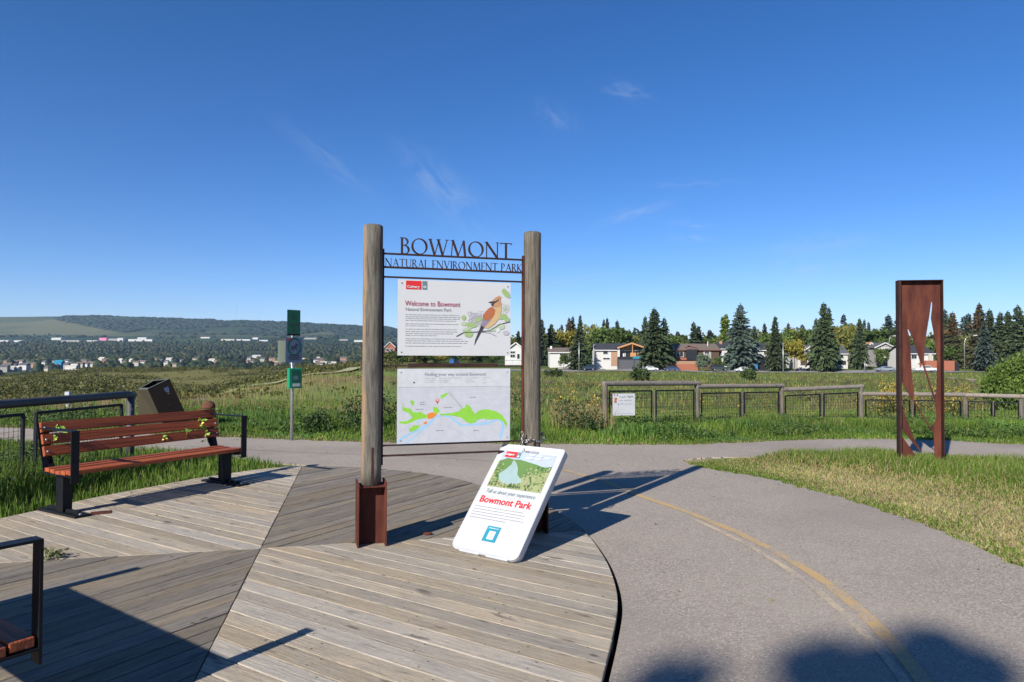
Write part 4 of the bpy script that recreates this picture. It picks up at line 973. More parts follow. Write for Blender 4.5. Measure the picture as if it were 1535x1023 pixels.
hb = zt_(552)-zt_(582); mb = MB(); mb.box(-.13, .13, -.12, -.032, 0, hb, .008); bxd = mb.build('bag_dispenser', M['box_green'], pole); bxd.location = (0, 0, zt_(582)-g0)
mb = MB(); mb.box(-.085, .085, -.126, -.1205, hb*.32, hb*.90); mb.build('dispenser_label', M['sign_green'], bxd)
mb = MB(); mb.box(-.05, .05, -.128, -.1265, hb*.42, hb*.62); mb.build('dispenser_window', M['print_slate'], bxd)
mb = MB(); mb.box(-.06, .09, -.126, -.1205, hb*.09, hb*.24); mb.build('sticker', M['white'], bxd)

# ------------------------------------------------------------------ steel sculpture: channel frame round a cut-out sheet
sq = G(1380, 703, GZ); SY = sq.y
scul = thing('steel_sculpture', 'tall rust-red steel frame with cut-out blades of grass on the right', 'sculpture', (sq.x, SY, GZ))
srot = math.radians(-9); scul.rotation_euler.z = srot
SW = 1.0/math.cos(srot)*(AT(1414.5, 560, SY).x-AT(1349, 560, SY).x)*1.0; SH_ = AT(1380, 420.5, SY).z-GZ
SW *= .93; dp = .125; ZB = AT(1380, 693, SY).z-GZ
mb = MB(); mb.box(-SW/2, -SW/2+.010, -dp/2, dp/2, -.05, SH_); mb.box(SW/2-.010, SW/2, -dp/2, dp/2, -.05, SH_); mb.box(-SW/2+.010, SW/2-.010, -dp/2, dp/2, SH_-.010, SH_)
mb.box(-SW/2+.010, -SW/2+.035, -dp/2+.002, -dp/2+.010, 0, SH_-.012)
mb.build('channel_frame', M['corten_dark'], scul)
# cut sheet: solid regions given in picture coordinates of the zoom (815x1023 of 1280..1535 x 400..720)
def sp(X, Y):
    z_ = (935-Y)/(935-68)*(SH_-ZB)+ZB; return ((X-231)/(424-231)*(SW-.02)-SW/2+.01, z_ if Y < 930 else .0)
regs = [
 [(231, 68), (424, 68), (424, 935), (398, 935), (390, 800), (381, 775), (405, 730), (398, 640), (396, 620), (405, 600), (407, 560), (409, 440), (402, 370), (394, 315), (386, 268), (383, 250), (389, 195), (389, 172), (385, 172), (381, 200), (376, 240), (370, 275), (355, 370), (349, 470), (336, 465), (300, 345), (281, 303), (277, 303), (288, 350), (291, 420), (294, 500), (304, 610), (303, 650), (270, 595), (245, 540), (231, 470)],
 [(231, 560), (245, 650), (270, 735), (300, 820), (335, 885), (322, 878), (270, 810), (231, 752)],
 [(231, 790), (262, 835), (300, 890), (325, 935), (231, 935)],
 [(303, 640), (381, 775), (381, 790), (375, 778), (303, 652)],
 [(349, 462), (398, 625), (396, 640), (389, 622), (346, 480)]]
mb = MB(); th = .008
for rg_ in regs:
    pts = [sp(*p) for p in rg_]; n = len(pts); y0 = .03
    tri = tessellate_polygon([[Vector((a, b, 0)) for a, b in pts]])
    mb.add([(a, y0-th/2, b) for a, b in pts]+[(a, y0+th/2, b) for a, b in pts], [tuple(t) for t in tri]+[tuple(i+n for i in reversed(t)) for t in tri]+[(i, i+n, (i+1) % n+n, (i+1) % n) for i in range(n)])
mb.build('cut_sheet', M['corten'], scul)

# ------------------------------------------------------------------ log rail fence on the right
rf = thing('log_fence', 'weathered log rail fence with wire mesh panels stepping down to the right', 'fence')
#        px    D     rail y left of bay, rail y right of bay
posts = [(907, 15.2, 574), (1045.5, 17.0, 573), (1172, 19.2, 578), (1291, 19.6, 578), (1447, 18.8, 592), (1531, 18.2, 594)]
bays = [(574.5, 574), (579, 578), (584, 579), (590, 591.5), (592, 594)]
PP = [AT(p, 600, d) for p, d, _ in posts]; PP.append(Vector((PP[-1].x+2.3, PP[-1].y-.6, 0)))
posts.append((0, 0, 0)); bays.append((594, 596))
for i, P_ in enumerate(PP):
    ztop = AT(posts[i][0], posts[i][2], posts[i][1]).z if i < len(PP)-1 else PP[-1].z
    if i == len(PP)-1: ztop = zlast
    zlast = ztop; gz = ztf(P_.x, P_.y); cut = .06 if i < 4 else .11
    mb = MB(); mb.tube([(P_.x, P_.y, gz-.2), (P_.x, P_.y, gz+.5), (P_.x, P_.y, ztop-(.03 if i < 4 else .07))], [.063, .06, .058], 12, wob=.04, seed=i); mb.build('fence_post', M['log'], rf, smooth=False)
def rail_z(k, y, end):
    pxx = posts[k][0]; d = posts[k][1]; return AT(pxx, y, d).z
for i in range(len(PP)-1):
    a, b = PP[i], PP[i+1]; za = rail_z(i, bays[i][0], 0)
    zb = rail_z(i+1, bays[i][1], 1) if i < len(PP)-2 else za-.03
    a3, b3 = Vector((a.x, a.y, za)), Vector((b.x, b.y, zb)); d = (b3-a3).normalized(); nseg = 8
    a4, b4 = a3-d*.05+Vector((0, 0, -.01)), b3+d*.05+Vector((0, 0, -.01))
    mb = MB(); mb.tube([a4+(b4-a4)*t/nseg for t in range(nseg+1)], [.058]*(nseg+1), 12, wob=.05, seed=20+i); mb.build('rail', M['rail_log'], rf)
    zga, zgb = ztf(a.x, a.y), ztf(b.x, b.y); mid = (a3+b3)/2
    def pt(t, dz0=0., top=True):
        p = a3+(b3-a3)*t; return Vector((p.x, p.y, (p.z-.185) if top else (zga+(zgb-zga)*t+.12)))
    for t0_, t1_ in ((.045, .475), (.525, .955)):
        q4 = [pt(t0_, top=False), pt(t1_, top=False), pt(t1_), pt(t0_)]; mb = MB()
        for k in range(4): mb.bar(q4[k], q4[(k+1) % 4], .034)
        fr = mb.build('panel_frame', M['black'], rf)
        mb = MB(); mesh_panel(mb, q4[0][:2], q4[1][:2], q4[0].z, q4[3].z, q4[1].z, q4[2].z, .075, .0022); mb.build('wire_mesh', M['black'], fr)
    m_ = a3+(b3-a3)*.5; gz = ztf(m_.x, m_.y); mb = MB(); mb.box(m_.x-.015, m_.x+.015, m_.y-.02, m_.y+.02, gz-.15, m_.z-.17); mb.build('mid_post', M['log'], rf)
# notice tied to the first panel
nd = (PP[1]-PP[0]); nd.z = 0; nd.normalize(); NY = 15.25
tl, br = AT(917.5, 590, NY), AT(952.5, 623, NY)
nt = thing('notice', 'white notice with a small red drawing tied to the log fence', 'notice', (tl.x, tl.y-.09, br.z), math.atan2(nd.y, nd.x)*.3)
nw, nh = br.x-tl.x, tl.z-br.z
mb = MB(); mb.box(0, nw, 0, .004, 0, nh, .001); mb.build('sheet', M['white'], nt)
fn = Face(nt, nw, nh)
lit = [(M['bird_rust'], ell(.14, .76, .075, .06, 0, 9, .3, 1)), (M['bird_rust'], ell(.12, .66, .06, .05, .3, 9, .3, 2)), (M['bird_rust'], ell(.13, .60, .07, .03, 0, 9, .3, 3)), (M['print_title'], ell(.08, .94, .035, .03)), (M['print_blue'], ell(.21, .93, .03, .04)), (M['teal'], ell(.25, .51, .03, .035))]
for k, (u0, u1, v, a, w_) in enumerate(((.30, .60, .84, .05, .028), (.66, .92, .86, .07, .03), (.30, .46, .68, .03, .02), (.52, .84, .69, .035, .022), (.32, .50, .53, .03, .02), (.54, .88, .52, .03, .02))):
    lit.append((M['print_grey'], stroke([(u0+(u1-u0)*t/14, v+a*math.sin(t*2.4+k)*(.5+.5*math.cos(t*1.7))) for t in range(15)], w_)))
fn.shapes('drawing', lit); fn.dashes('small_print', [(.07, .9, .09)], M['print_light'], .008, 2)

# ------------------------------------------------------------------ houses across the meadow
flat('stucco_white', (.50, .49, .465), .8); flat('stucco_cream', (.46, .42, .35), .8); flat('siding_brown', (.085, .055, .04), .8); flat('siding_grey', (.30, .28, .26), .8); flat('brick_red', (.26, .10, .06), .9); flat('brick_tan', (.33, .20, .13), .9)
flat('roof_dark', (.040, .042, .050), .85); flat('roof_brown', (.14, .11, .09), .9); flat('roof_grey', (.09, .09, .10), .9); flat('glass_dark', (.02, .025, .03), .1); flat('trim_white', (.55, .55, .53), .6); flat('trim_brown', (.12, .035, .022), .6)
flat('timber', (.45, .23, .10), .7); flat('garage_grey', (.05, .055, .065), .5); flat('concrete', (.36, .34, .31), .9); flat('wall_red', (.30, .11, .065), .9); flat('metal_dark', (.02, .022, .025), .5); flat('bin_blue', (.03, .20, .42), .5)
H = lambda px, D: AT(px, 540, D).x
def house(label, D, px0, px1, base, eave, ridge, wall, roof, feats, kind='x', depth=9., over=.5, name='house', dz=0.):
    xc = (px0+px1)/2; s = D/FPX; gx = H(xc, D); b = thing(name, label, 'house', (gx, D, AT(xc, base, D).z+dz))
    X = lambda p: (p-xc)*s; Z = lambda y: (base-y)*s
    x0, x1, ze, zr_ = X(px0), X(px1), Z(eave), Z(ridge)
    mb = MB()
    if kind == 'x':     # ridge runs left-right
        mb.box(x0, x1, 0, depth, -1.2, ze); mb.build('wall', wall, b)
        mb = MB(); mb.add([(x0+.05, .05, ze-.01), (x0+.05, depth-.05, ze-.01), (x0+.05, depth/2, zr_-.15), (x1-.05, .05, ze-.01), (x1-.05, depth-.05, ze-.01), (x1-.05, depth/2, zr_-.15)], [(0, 2, 1), (3, 4, 5), (0, 3, 5, 2), (1, 2, 5, 4)]); mb.build('gable', wall, b)
        mb = MB(); t = .18; e = over
        k = (zr_-ze)/(depth/2); 
        for sy, ym in ((-1, 0.), (1, depth)):
            ye = ym+sy*e; zl = ze-k*e
            mb.add([(x0-e, ye, zl), (x1+e, ye, zl), (x1+e, depth/2, zr_), (x0-e, depth/2, zr_), (x0-e, ye, zl+t), (x1+e, ye, zl+t), (x1+e, depth/2, zr_+t), (x0-e, depth/2, zr_+t)],
                   [(0, 1, 2, 3), (4, 7, 6, 5), (0, 4, 5, 1), (0, 3, 7, 4), (1, 5, 6, 2)] if sy < 0 else [(0, 3, 2, 1), (4, 5, 6, 7), (0, 1, 5, 4), (0, 4, 7, 3), (1, 2, 6, 5)])
        rf_ = mb.build('roof', roof, b)
        mb = MB(); mb.box(x0-e, x1+e, -e-.04, -e, ze-k*e-.05, ze-k*e+.2); mb.build('fascia', M['trim_white'] if wall in (M['stucco_white'],) else M['trim_brown'], rf_)
    else:               # gable end faces the meadow
        mb.add([(x0, 0, -1.2), (x1, 0, -1.2), (x1, 0, ze), ((x0+x1)/2, 0, zr_-.1), (x0, 0, ze), (x0, depth, -1.2), (x1, depth, -1.2), (x1, depth, ze), ((x0+x1)/2, depth, zr_-.1), (x0, depth, ze)],
               [(0, 1, 2, 3, 4), (9, 8, 7, 6, 5), (1, 6, 7, 2), (5, 0, 4, 9), (2, 7, 8, 3), (9, 4, 3, 8)]); mb.build('wall', wall, b)
        mb = MB(); xm = (x0+x1)/2; k = (zr_-ze)/(xm-x0); e = over; t = .2
        for sx, xe in ((-1, x0-e), (1, x1+e)):
            zl = ze-k*e; vs = [(xe, -e, zl), (xm, -e, zr_), (xm, depth+e, zr_), (xe, depth+e, zl)]; vs += [(x, y, z+t) for x, y, z in vs]
            f = [(0, 3, 2, 1), (4, 5, 6, 7), (0, 1, 5, 4), (0, 4, 7, 3), (2, 3, 7, 6)]
            mb.add(vs, f if sx < 0 else [tuple(reversed(q_)) for q_ in f])
        rf_ = mb.build('roof', roof, b)
        mb = MB()
        for sx, xe in ((-1, x0-e), (1, x1+e)): mb.bar((xe, -e-.06, ze-k*e+.05), (xm, -e-.06, zr_+.05), .10, .32)
        mb.build('barge_board', M['trim_white'], rf_)
    for ft in feats:
        nm, a, c, y0, y1, m = ft[:6]; y = ft[6] if len(ft) > 6 else -.06
        xa, xb, za, zb = X(a), X(c), Z(y1), Z(y0)
        if nm == 'window':
            mb = MB(); mb.box(xa-.12, xb+.12, y-.03, .05, za-.12, zb+.12); w_ = mb.build('window', M['trim_white'], b)
            mb = MB()
            nb = 2 if xb-xa > 1.4 else 1
            for k_ in range(nb):
                u0 = xa+(xb-xa)*k_/nb+.03; u1 = xa+(xb-xa)*(k_+1)/nb-.03; pm_ = MB(); pm_.box(u0, u1, y-.055, y-.031, za, zb); pm_.build('pane', M['glass_dark'], w_)
        elif nm == 'garage_door':
            mb = MB(); mb.box(xa, xb, y, .03, za, zb); g_ = mb.build('garage_door', m, b); n_ = 4
            mb = MB()
            for j in range(1, n_): mb.box(xa+.05, xb-.05, y-.015, y-.001, za+(zb-za)*j/n_-.02, za+(zb-za)*j/n_+.02)
            mb.build('door_groove', M['roof_grey'], g_)
        elif nm == 'chimney':
            mb = MB(); mb.box(xa, xb, depth*.35, depth*.35+.9, za, zb, .03); mb.build('chimney', m, rf_)
        elif nm == 'flue':
            mb = MB(); mb.tube([((xa+xb)/2, depth*.3, za), ((xa+xb)/2, depth*.3, zb)], .14, 8); mb.build('flue_pipe', m, rf_)
        elif nm == 'beam':    # sloping trim: a,y0 -> c,y1
            mb = MB(); mb.bar((X(a), y, Z(y0)), (X(c), y, Z(y1)), .12, .35); mb.build('roof_beam', m, b)
        else:
            mb = MB(); mb.box(xa, xb, y, .04, za, zb); mb.build(nm, m, b)
    return b
W_, G_ = 'window', 'garage_door'
house('white two-storey house with arched gable window, just left of the right log post', 215, 757, 789, 549, 526, 514, M['stucco_white'], M['roof_dark'],
      [(W_, 765, 772, 527, 530, 0), (W_, 765, 772, 532, 536, 0), (W_, 775, 779, 531, 538, 0), (G_, 761, 768, 541, 549, M['trim_white']), (G_, 770, 778, 541, 549, M['trim_white']), ('belt', 757, 789, 539, 540, M['trim_white'], -.2)], 'y', 11)
house('white bungalow with white chimney and brown hipped roof, left of a dark spruce', 205, 824, 856, 548, 528.5, 522, M['stucco_white'], M['roof_brown'],
      [('chimney', 825.5, 828.5, 519, 528, M['trim_white']), (G_, 839.5, 852, 537, 547, M['trim_white']), (W_, 839, 851, 530.5, 533, 0), ('belt', 838, 854, 534, 535.5, M['stucco_cream'], -.8)], 'x', 9)
h3 = house('renovated house with timber gable, dark double garage and white corner posts', 200, 894, 963, 552, 525, 515.5, M['stucco_white'], M['roof_dark'],
      [(W_, 904, 911, 525.5, 531, 0), (W_, 904, 914, 536.8, 539.2, 0), ('brick_panel', 916, 925, 527, 549, M['brick_tan']), ('chimney', 891.5, 894, 517, 521, M['trim_white'])], 'x', 10)
s = 200/FPX; mb = MB()
def hx(p): return (p-928.5)*s
def hz(y): return (552-y)*s
def part(nm, m, fn_, par=h3):
    mb = MB(); fn_(mb); return mb.build(nm, m, par)
part('garage_block', M['garage_grey'], lambda b: b.box(hx(925), hx(962), -2.4, -.02, -1, hz(536.5)))
for a, c in ((926.5, 947.5), (950, 961)):
    g_ = part('garage_door', M['roof_grey'], lambda b: b.box(hx(a), hx(c), -2.46, -2.40, hz(551.5), hz(540.5)))
    part('door_groove', M['black'], lambda b: [b.box(hx(a)+.05, hx(c)-.05, -2.475, -2.461, hz(551.5)+j*.55-.02, hz(551.5)+j*.55+.02) for j in (1, 2, 3)], g_)
part('balcony_slab', M['metal_dark'], lambda b: b.box(hx(924), hx(963), -2.6, -2.41, hz(538), hz(535)))
part('balcony_glass', M['teal'], lambda b: b.box(hx(946), hx(961), -2.62, -2.60, hz(538), hz(534.5)))
part('gable_wall', M['timber'], lambda b: b.add([(hx(926), -.3, hz(535)), (hx(962), -.3, hz(535)), (hx(962), -.3, hz(522)), (hx(944.5), -.3, hz(516.2)), (hx(927), -.3, hz(522))], [(0, 1, 2, 3, 4)]))
part('glazing', M['glass_dark'], lambda b: (b.box(hx(929), hx(944), -.42, -.31, hz(534.5), hz(524)), b.box(hx(947), hx(959), -.42, -.31, hz(528.5), hz(521.5))))
part('white_chair', M['trim_white'], lambda b: (b.box(hx(933), hx(935), -.9, -.5, hz(534.8), hz(530)), b.box(hx(935.8), hx(937), -.9, -.5, hz(534.8), hz(529.5))))
part('corner_post', M['trim_white'], lambda b: b.box(hx(924.9), hx(927), -2.5, -.4, hz(536), hz(521)))
part('corner_post', M['trim_white'], lambda b: b.box(hx(960.6), hx(962.4), -2.75, -2.5, hz(552), hz(521)))
def gable_roof(b):
    xm, e = hx(944.5), .5
    for xe in (hx(925)-e, hx(964)+e):
        vs = [(xe, -2.9, hz(522.8)), (xm, -2.9, hz(515.3)), (xm, 5, hz(515.3)), (xe, 5, hz(522.8))]; vs += [(x, y, z+.18) for x, y, z in vs]
        f = [(0, 3, 2, 1), (4, 5, 6, 7), (0, 1, 5, 4), (0, 4, 7, 3), (2, 3, 7, 6)]; b.add(vs, f if xe < xm else [tuple(reversed(q_)) for q_ in f])
part('gable_roof', M['roof_dark'], gable_roof)
part('gable_trim', M['timber'], lambda b: (b.bar((hx(925)-.4, -2.97, hz(522.3)), (hx(944.5), -2.97, hz(515)), .1, .42), b.bar((hx(964)+.4, -2.97, hz(522.3)), (hx(944.5), -2.97, hz(515)), .1, .42), b.box(hx(945), hx(946), -2.9, -2.7, hz(535), hz(517))))
h4 = house('brown bungalow with tan roof, red porch and white pipe on its roof', 205, 1009, 1078, 549, 525, 516, M['siding_brown'], M['roof_brown'],
      [(W_, 1014, 1024, 527, 535, 0), ('porch_rail', 1008, 1028, 537, 540, M['wall_red'], -1.), ('siding_panel', 1054, 1066, 527, 538, M['siding_grey']), (W_, 1056, 1063, 527.5, 530.5, 0), ('entry_wall', 1028, 1044, 525, 540, M['metal_dark'], -.8), ('flue', 1064.6, 1066, 512, 520, M['trim_white']),
       ('beam', 1029, 1045, 519, 523, M['trim_brown'], -1.2), ('beam', 1026, 1033, 522, 519, M['trim_brown'], -1.2)], 'x', 10)
house('white and brick house with dark roof and brown chimney behind the big blue spruce', 205, 1082, 1128, 546, 523, 514, M['stucco_white'], M['roof_dark'],
      [('chimney', 1084.5, 1088, 511, 519, M['brick_tan']), ('brick_panel', 1084, 1108, 536, 542, M['brick_red']), (W_, 1092, 1098, 525, 531, 0)], 'x', 10)
house('white house with dark roof beside the blue bins, right of the big blue spruce', 205, 1134, 1163, 552, 525, 515, M['stucco_white'], M['roof_dark'],
      [(W_, 1145, 1149, 526, 530, 0), ('lean_to', 1128, 1156, 535, 538, M['metal_dark'], -1.5), (G_, 1140, 1152, 543, 552, M['metal_dark']), ('brick_panel', 1127, 1136, 538, 543, M['brick_red'])], 'x', 9)
house('white house with stepped gable half hidden by spruces, brown garage doors below', 205, 1196, 1238, 550, 531, 518, M['stucco_white'], M['roof_grey'],
      [(G_, 1200, 1210, 538, 548, M['siding_brown']), (G_, 1213, 1228, 540, 548, M['garage_grey']), ('belt', 1196, 1238, 534.5, 536, M['roof_dark'], -.9), (W_, 1207, 1212, 526, 529, 0)], 'y', 10)
house('white house with plain grey roof, between two tall spruces', 208, 1244, 1271, 548, 530, 518, M['stucco_white'], M['roof_grey'],
      [(W_, 1259, 1264, 532, 536, 0), ('garage_door', 1256, 1268, 541, 547, M['metal_dark'])], 'x', 9)
house('pale house with pinkish round gable between spruces, left of the steel sculpture', 225, 1298, 1313, 546, 524, 514, M['stucco_cream'], M['bird_tan'], [(W_, 1301, 1304, 519.5, 523, 0), (W_, 1307, 1309, 529, 533, 0)], 'y', 8)
house('white trimmed house nearly hidden in trees just left of the steel sculpture', 220, 1312, 1340, 546, 521, 514.5, M['siding_grey'], M['roof_grey'],
      [('white_panel', 1321, 1332, 521, 524, M['trim_white']), ('white_panel', 1325, 1329, 528, 537, M['trim_white']), (W_, 1316, 1319, 526, 531, 0)], 'y', 9)
house('white house with dark roof and stone column, seen through the steel sculpture', 205, 1358, 1399, 549, 530, 519, M['stucco_white'], M['roof_dark'],
      [('column', 1391, 1394.5, 531, 545, M['stucco_cream'], -.8), ('column', 1376, 1379, 531, 545, M['trim_white'], -.8), ('window', 1366, 1374, 532, 538, 0)], 'x', 10)
house('red-brown building at the edge of the valley, just right of the left log post', 420, 577, 592, 537, 520, 513, M['brick_red'], M['roof_brown'], [(W_, 579, 583, 523, 527, 0), (W_, 585, 589, 523, 527, 0), (W_, 579, 583, 530, 534, 0)], 'y', 12)

# walls, drives, bins, cars, lamps
def block(name, label, cat, D, px0, px1, y0, y1, m, depth=.5, **kw):
    s = D/FPX; xc = (px0+px1)/2; b = AT(xc, y1, D); mb = MB(); mb.box((px0-xc)*s, (px1-xc)*s, 0, depth, -.6, (y1-y0)*s, .02); o = mb.build(name, m, None, label=label, cat=cat, **kw); o.location = b; return o
block('retaining_wall', 'low red-brown retaining wall in front of the brown bungalow', 'wall', 196, 986, 1046, 546, 554, M['wall_red'], .6)
block('retaining_wall', 'upper red wall step below the porch of the brown bungalow', 'wall', 200, 1008, 1044, 541.5, 547, M['brick_tan'], .8)
block('retaining_wall', 'brick garden wall under the big blue spruce', 'wall', 198, 1088, 1112, 541, 546, M['brick_red'], .6)
block('brick_fence', 'red-brown wall beside the white pickup truck, right of the sculpture', 'wall', 196, 1388, 1431, 541, 553, M['wall_red'], 3.)
block('garden_fence', 'dark end wall joined to the right of the red-brown wall', 'wall', 197, 1431.2, 1438, 544, 553, M['metal_dark'], 1.)
for i, (a, b, y0, m, lab) in enumerate(((1124.5, 1130, 545, M['bin_blue'], 'blue wheeled bin, the left one of two in front of the white house'), (1130.5, 1136, 545.5, M['bin_blue'], 'blue wheeled bin, the right one of two beside the black bin'), (1138, 1152, 543.5, M['metal_dark'], 'black waste container right of the two blue bins'))):
    s = 196/FPX; xc = (a+b)/2; r = thing('wheeled_bin', lab, 'bin', AT(xc, 555.3, 196), 0, 'bins at the kerb'); w = (b-a)*s/2; h = (555.3-y0)*s
    mb = MB(); mb.add([(-w*.8, 0, .1), (w*.8, 0, .1), (w*.8, .9, .1), (-w*.8, .9, .1), (-w, -.1, h-.2), (w, -.1, h-.2), (w, 1, h-.2), (-w, 1, h-.2)], [(0, 3, 2, 1), (0, 1, 5, 4), (1, 2, 6, 5), (2, 3, 7, 6), (3, 0, 4, 7), (4, 5, 6, 7)]); mb.build('body', m, r)
    mb = MB(); mb.box(-w-.05, w+.05, -.16, 1.04, h-.2, h-.06, .03); mb.build('lid', m, r)
    for sx in (-1, 1): mb = MB(); mb.tube([(sx*w*.75-.05, .8, .14), (sx*w*.75+.05, .8, .14)], .14, 10); mb.build('wheel', M['metal_dark'], r)
def drive(label, pts, D0, z=.06):
    pl = [AT(p, y, d) for p, y, d in pts]; mb = MB(); mb.poly([(p.x, p.y, ztf(p.x, p.y)+.35) for p in pl]); return mb
street_pts = [(x_, 192.0) for x_ in np.linspace(-30, 140, 60)]
def terr_sheet(name, pts2d, lift, m, step=4., **kw):
    mb = MB(); (a, b, c, d) = [Vector(p) for p in pts2d]; nx, nyy = max(1, int((b-a).length/step)), max(1, int((d-a).length/step)); vs = []
    for j in range(nyy+1):
        for i in range(nx+1):
            p = (a*(1-i/nx)+b*i/nx)*(1-j/nyy)+(d*(1-i/nx)+c*i/nx)*(j/nyy); vs.append((p.x, p.y, ztf(p.x, p.y)+lift))
    mb.add(vs, [(j*(nx+1)+i, j*(nx+1)+i+1, (j+1)*(nx+1)+i+1, (j+1)*(nx+1)+i) for j in range(nyy) for i in range(nx)]); return mb.build(name, m, smooth=True, **kw)
M['street'] = mat('street_asphalt', (.22, .21, .205), .9, var=.15, scale=.5, geo=True)
terr_sheet('street', [(-12, 187), (160, 187), (160, 195.5), (-12, 195.5)], .12, M['street'], kind='structure')
for k, (a, b, c, d) in enumerate(((835, 853, 840, 854), (926, 962, 927, 961), (880, 905, 893, 912), (1138, 1154, 1140, 1153), (1198, 1232, 1200, 1230))):
    terr_sheet('driveway', [(H(a, 195.5), 195.6), (H(b, 195.5), 195.6), (H(d, 201)+0, 204.5), (H(c, 201), 204.5)], .22, M['concrete'], kind='structure')

def car(label, D, px0, px1, base, m, kind='sedan', face=1, group='cars parked along the street', real=None, rz=0):
    Lr = (px1-px0)*D/FPX; L = Lr; k = L/4.6; r = thing('parked_car', label, 'car', AT((px0+px1)/2, base, D), rz, group)
    prof = {'sedan': ([(-2.3, .35), (2.3, .35), (2.3, .72), (2.1, .85), (1.25, .95), (-1.6, 1.0), (-2.25, .92)], [(1.2, .93), (.45, 1.38), (-.9, 1.42), (-1.7, .98)]),
            'suv': ([(-2.3, .4), (2.3, .4), (2.3, .85), (2.15, 1.02), (1.3, 1.1), (-2.2, 1.12), (-2.3, .9)], [(1.25, 1.08), (.55, 1.66), (-1.9, 1.68), (-2.2, 1.1)]),
            'truck': ([(-2.3, .45), (2.3, .45), (2.3, .95), (2.1, 1.12), (1.2, 1.18), (-2.3, 1.12)], [(1.1, 1.15), (.6, 1.75), (-.5, 1.78), (-.75, 1.12)])}[kind]
    def ext(pr_, w0, w1, mm, nm, zoff=0.):
        zs = [z for _, z in pr_]; lo, hi = min(zs), max(zs); n = len(pr_); vs = []
        for sgn in (-1, 1):
            for x, z in pr_: t = (z-lo)/(hi-lo); w = w0+(w1-w0)*t; vs.append((x*face*k, sgn*w, z))
        mb = MB(); f = [tuple(range(n)), tuple(reversed(range(n, 2*n)))]+[(i, i+n, (i+1) % n+n, (i+1) % n) for i in range(n)]
        mb.add(vs, f if face > 0 else [tuple(reversed(q_)) for q_ in f]); o = mb.build(nm, mm, r); bm = bmesh.new(); bm.from_mesh(o.data); bmesh.ops.recalc_face_normals(bm, faces=bm.faces); bmesh.ops.bevel(bm, geom=bm.edges[:], offset=.04, segments=2, affect='EDGES'); bm.to_mesh(o.data); bm.free()
    ext(prof[0], .88, .86, m, 'body'); ext(prof[1], .80, .64, m, 'cabin')
    c = prof[1]; cx_ = sum(p[0] for p in c)/4; cz_ = sum(p[1] for p in c)/4
    gl = [(cx_+(x-cx_)*.86, cz_+(z-cz_)*.74) for x, z in c]
    ext(gl, .815, .70, M['glass_dark'], 'side_window')
    for sx in (-1.42, 1.42):
        for sy in (-.80, .80):
            mb = MB(); mb.tube([(sx*k, sy-.1, .33), (sx*k, sy+.1, .33)], .33, 14); w_ = mb.build('wheel', M['metal_dark'], r)
            mb = MB(); e = .101 if sy > 0 else -.101; mb.tube([(sx*k, sy+e*.9, .33), (sx*k, sy+e*1.05, .33)], .19, 10); mb.build('rim', M['zinc'], w_)
    mb = MB(); mb.box(2.26*face*k-.03, 2.31*face*k+.03, -.75, -.45, .68, .80); mb.build('headlight', M['trim_white'], r)
    return r
def paint(n, c): M[n] = mat(n, c, .3, var=.03, coat=.6, metal=.2); return M[n]
paint('car_navy', (.015, .03, .05)); paint('car_white', (.65, .66, .66)); paint('car_blue', (.035, .06, .12)); paint('car_dark', (.03, .035, .035)); paint('car_silver', (.25, .28, .31)); paint('car_bright', (.02, .08, .22))
car('dark navy SUV parked beside the lamp pole, left of the renovated house', 190, 872, 892, 555.5, M['car_navy'], 'suv', -1)
car('white sedan parked at the kerb, just right of the dark double garage', 190, 964, 986, 556.5, M['car_white'], 'sedan', 1)
car('blue sedan parked in front of the red-brown retaining wall', 190, 995, 1018, 556.5, M['car_blue'], 'sedan', -1)
car('dark SUV with pale roof parked right of the round blue-green shrub', 190, 1065, 1091, 556, M['car_dark'], 'suv', 1)
car('low white car half hidden by the meadow, left of the blue bins', 188, 1102, 1122, 558, M['car_white'], 'sedan', -1)
car('silver-blue sedan parked just left of the steel sculpture', 190, 1312, 1343, 557, M['car_silver'], 'sedan', -1)
car('white pickup truck seen through the steel sculpture', 190, 1370, 1405, 558, M['car_white'], 'truck', 1)
car('small blue car far off in the gap between the two printed panels', 205, 673, 690, 547, M['car_bright'], 'suv', 1, rz=math.radians(60))

def lamp(label, D, px, y0, y1, arm=None, name='street_lamp'):
    b = AT(px, y1, D); h = (y1-y0)*D/FPX; r = thing(name, label, 'street lamp' if arm else 'pole', (b.x, b.y, b.z-.3), 0, 'street poles across the meadow')
    if arm:
        ax = arm*D/FPX; mb = MB(); mb.tube([(0, 0, 0), (0, 0, h*.80), (ax*.10, 0, h*.91), (ax*.38, 0, h*.98), (ax, 0, h+.1)], [.11, .075, .07, .055, .04], 8); mb.build('mast', M['zinc'], r, smooth=True)
        mb = MB(); mb.tube([(ax-.1, 0, h+.1), (ax+ (.9 if arm > 0 else -.9), 0, h+.12)], [.10, .16], 8); mb.build('lamp_head', M['trim_white'], r)
    else:
        mb = MB(); mb.tube([(0, 0, 0), (0, 0, h)], [.15, .10], 8); mb.build('mast', M['zinc'], r, smooth=True)
    return r
lamp('tall street lamp with curved arm right of the sculpture', 186, 1446, 502, 558, 14)
lamp('street lamp with curved arm above the roofs, left of the sculpture', 215, 1333, 503, 548, 6)
lamp('bare pole in front of the dark spruce, beside the navy SUV', 190, 868, 511, 555)
lamp('bare pole between a spruce and a small yellow tree', 188, 1174, 512, 558)
lamp('short bare pole below the spruce left of the sculpture', 190, 1296.5, 540, 555)

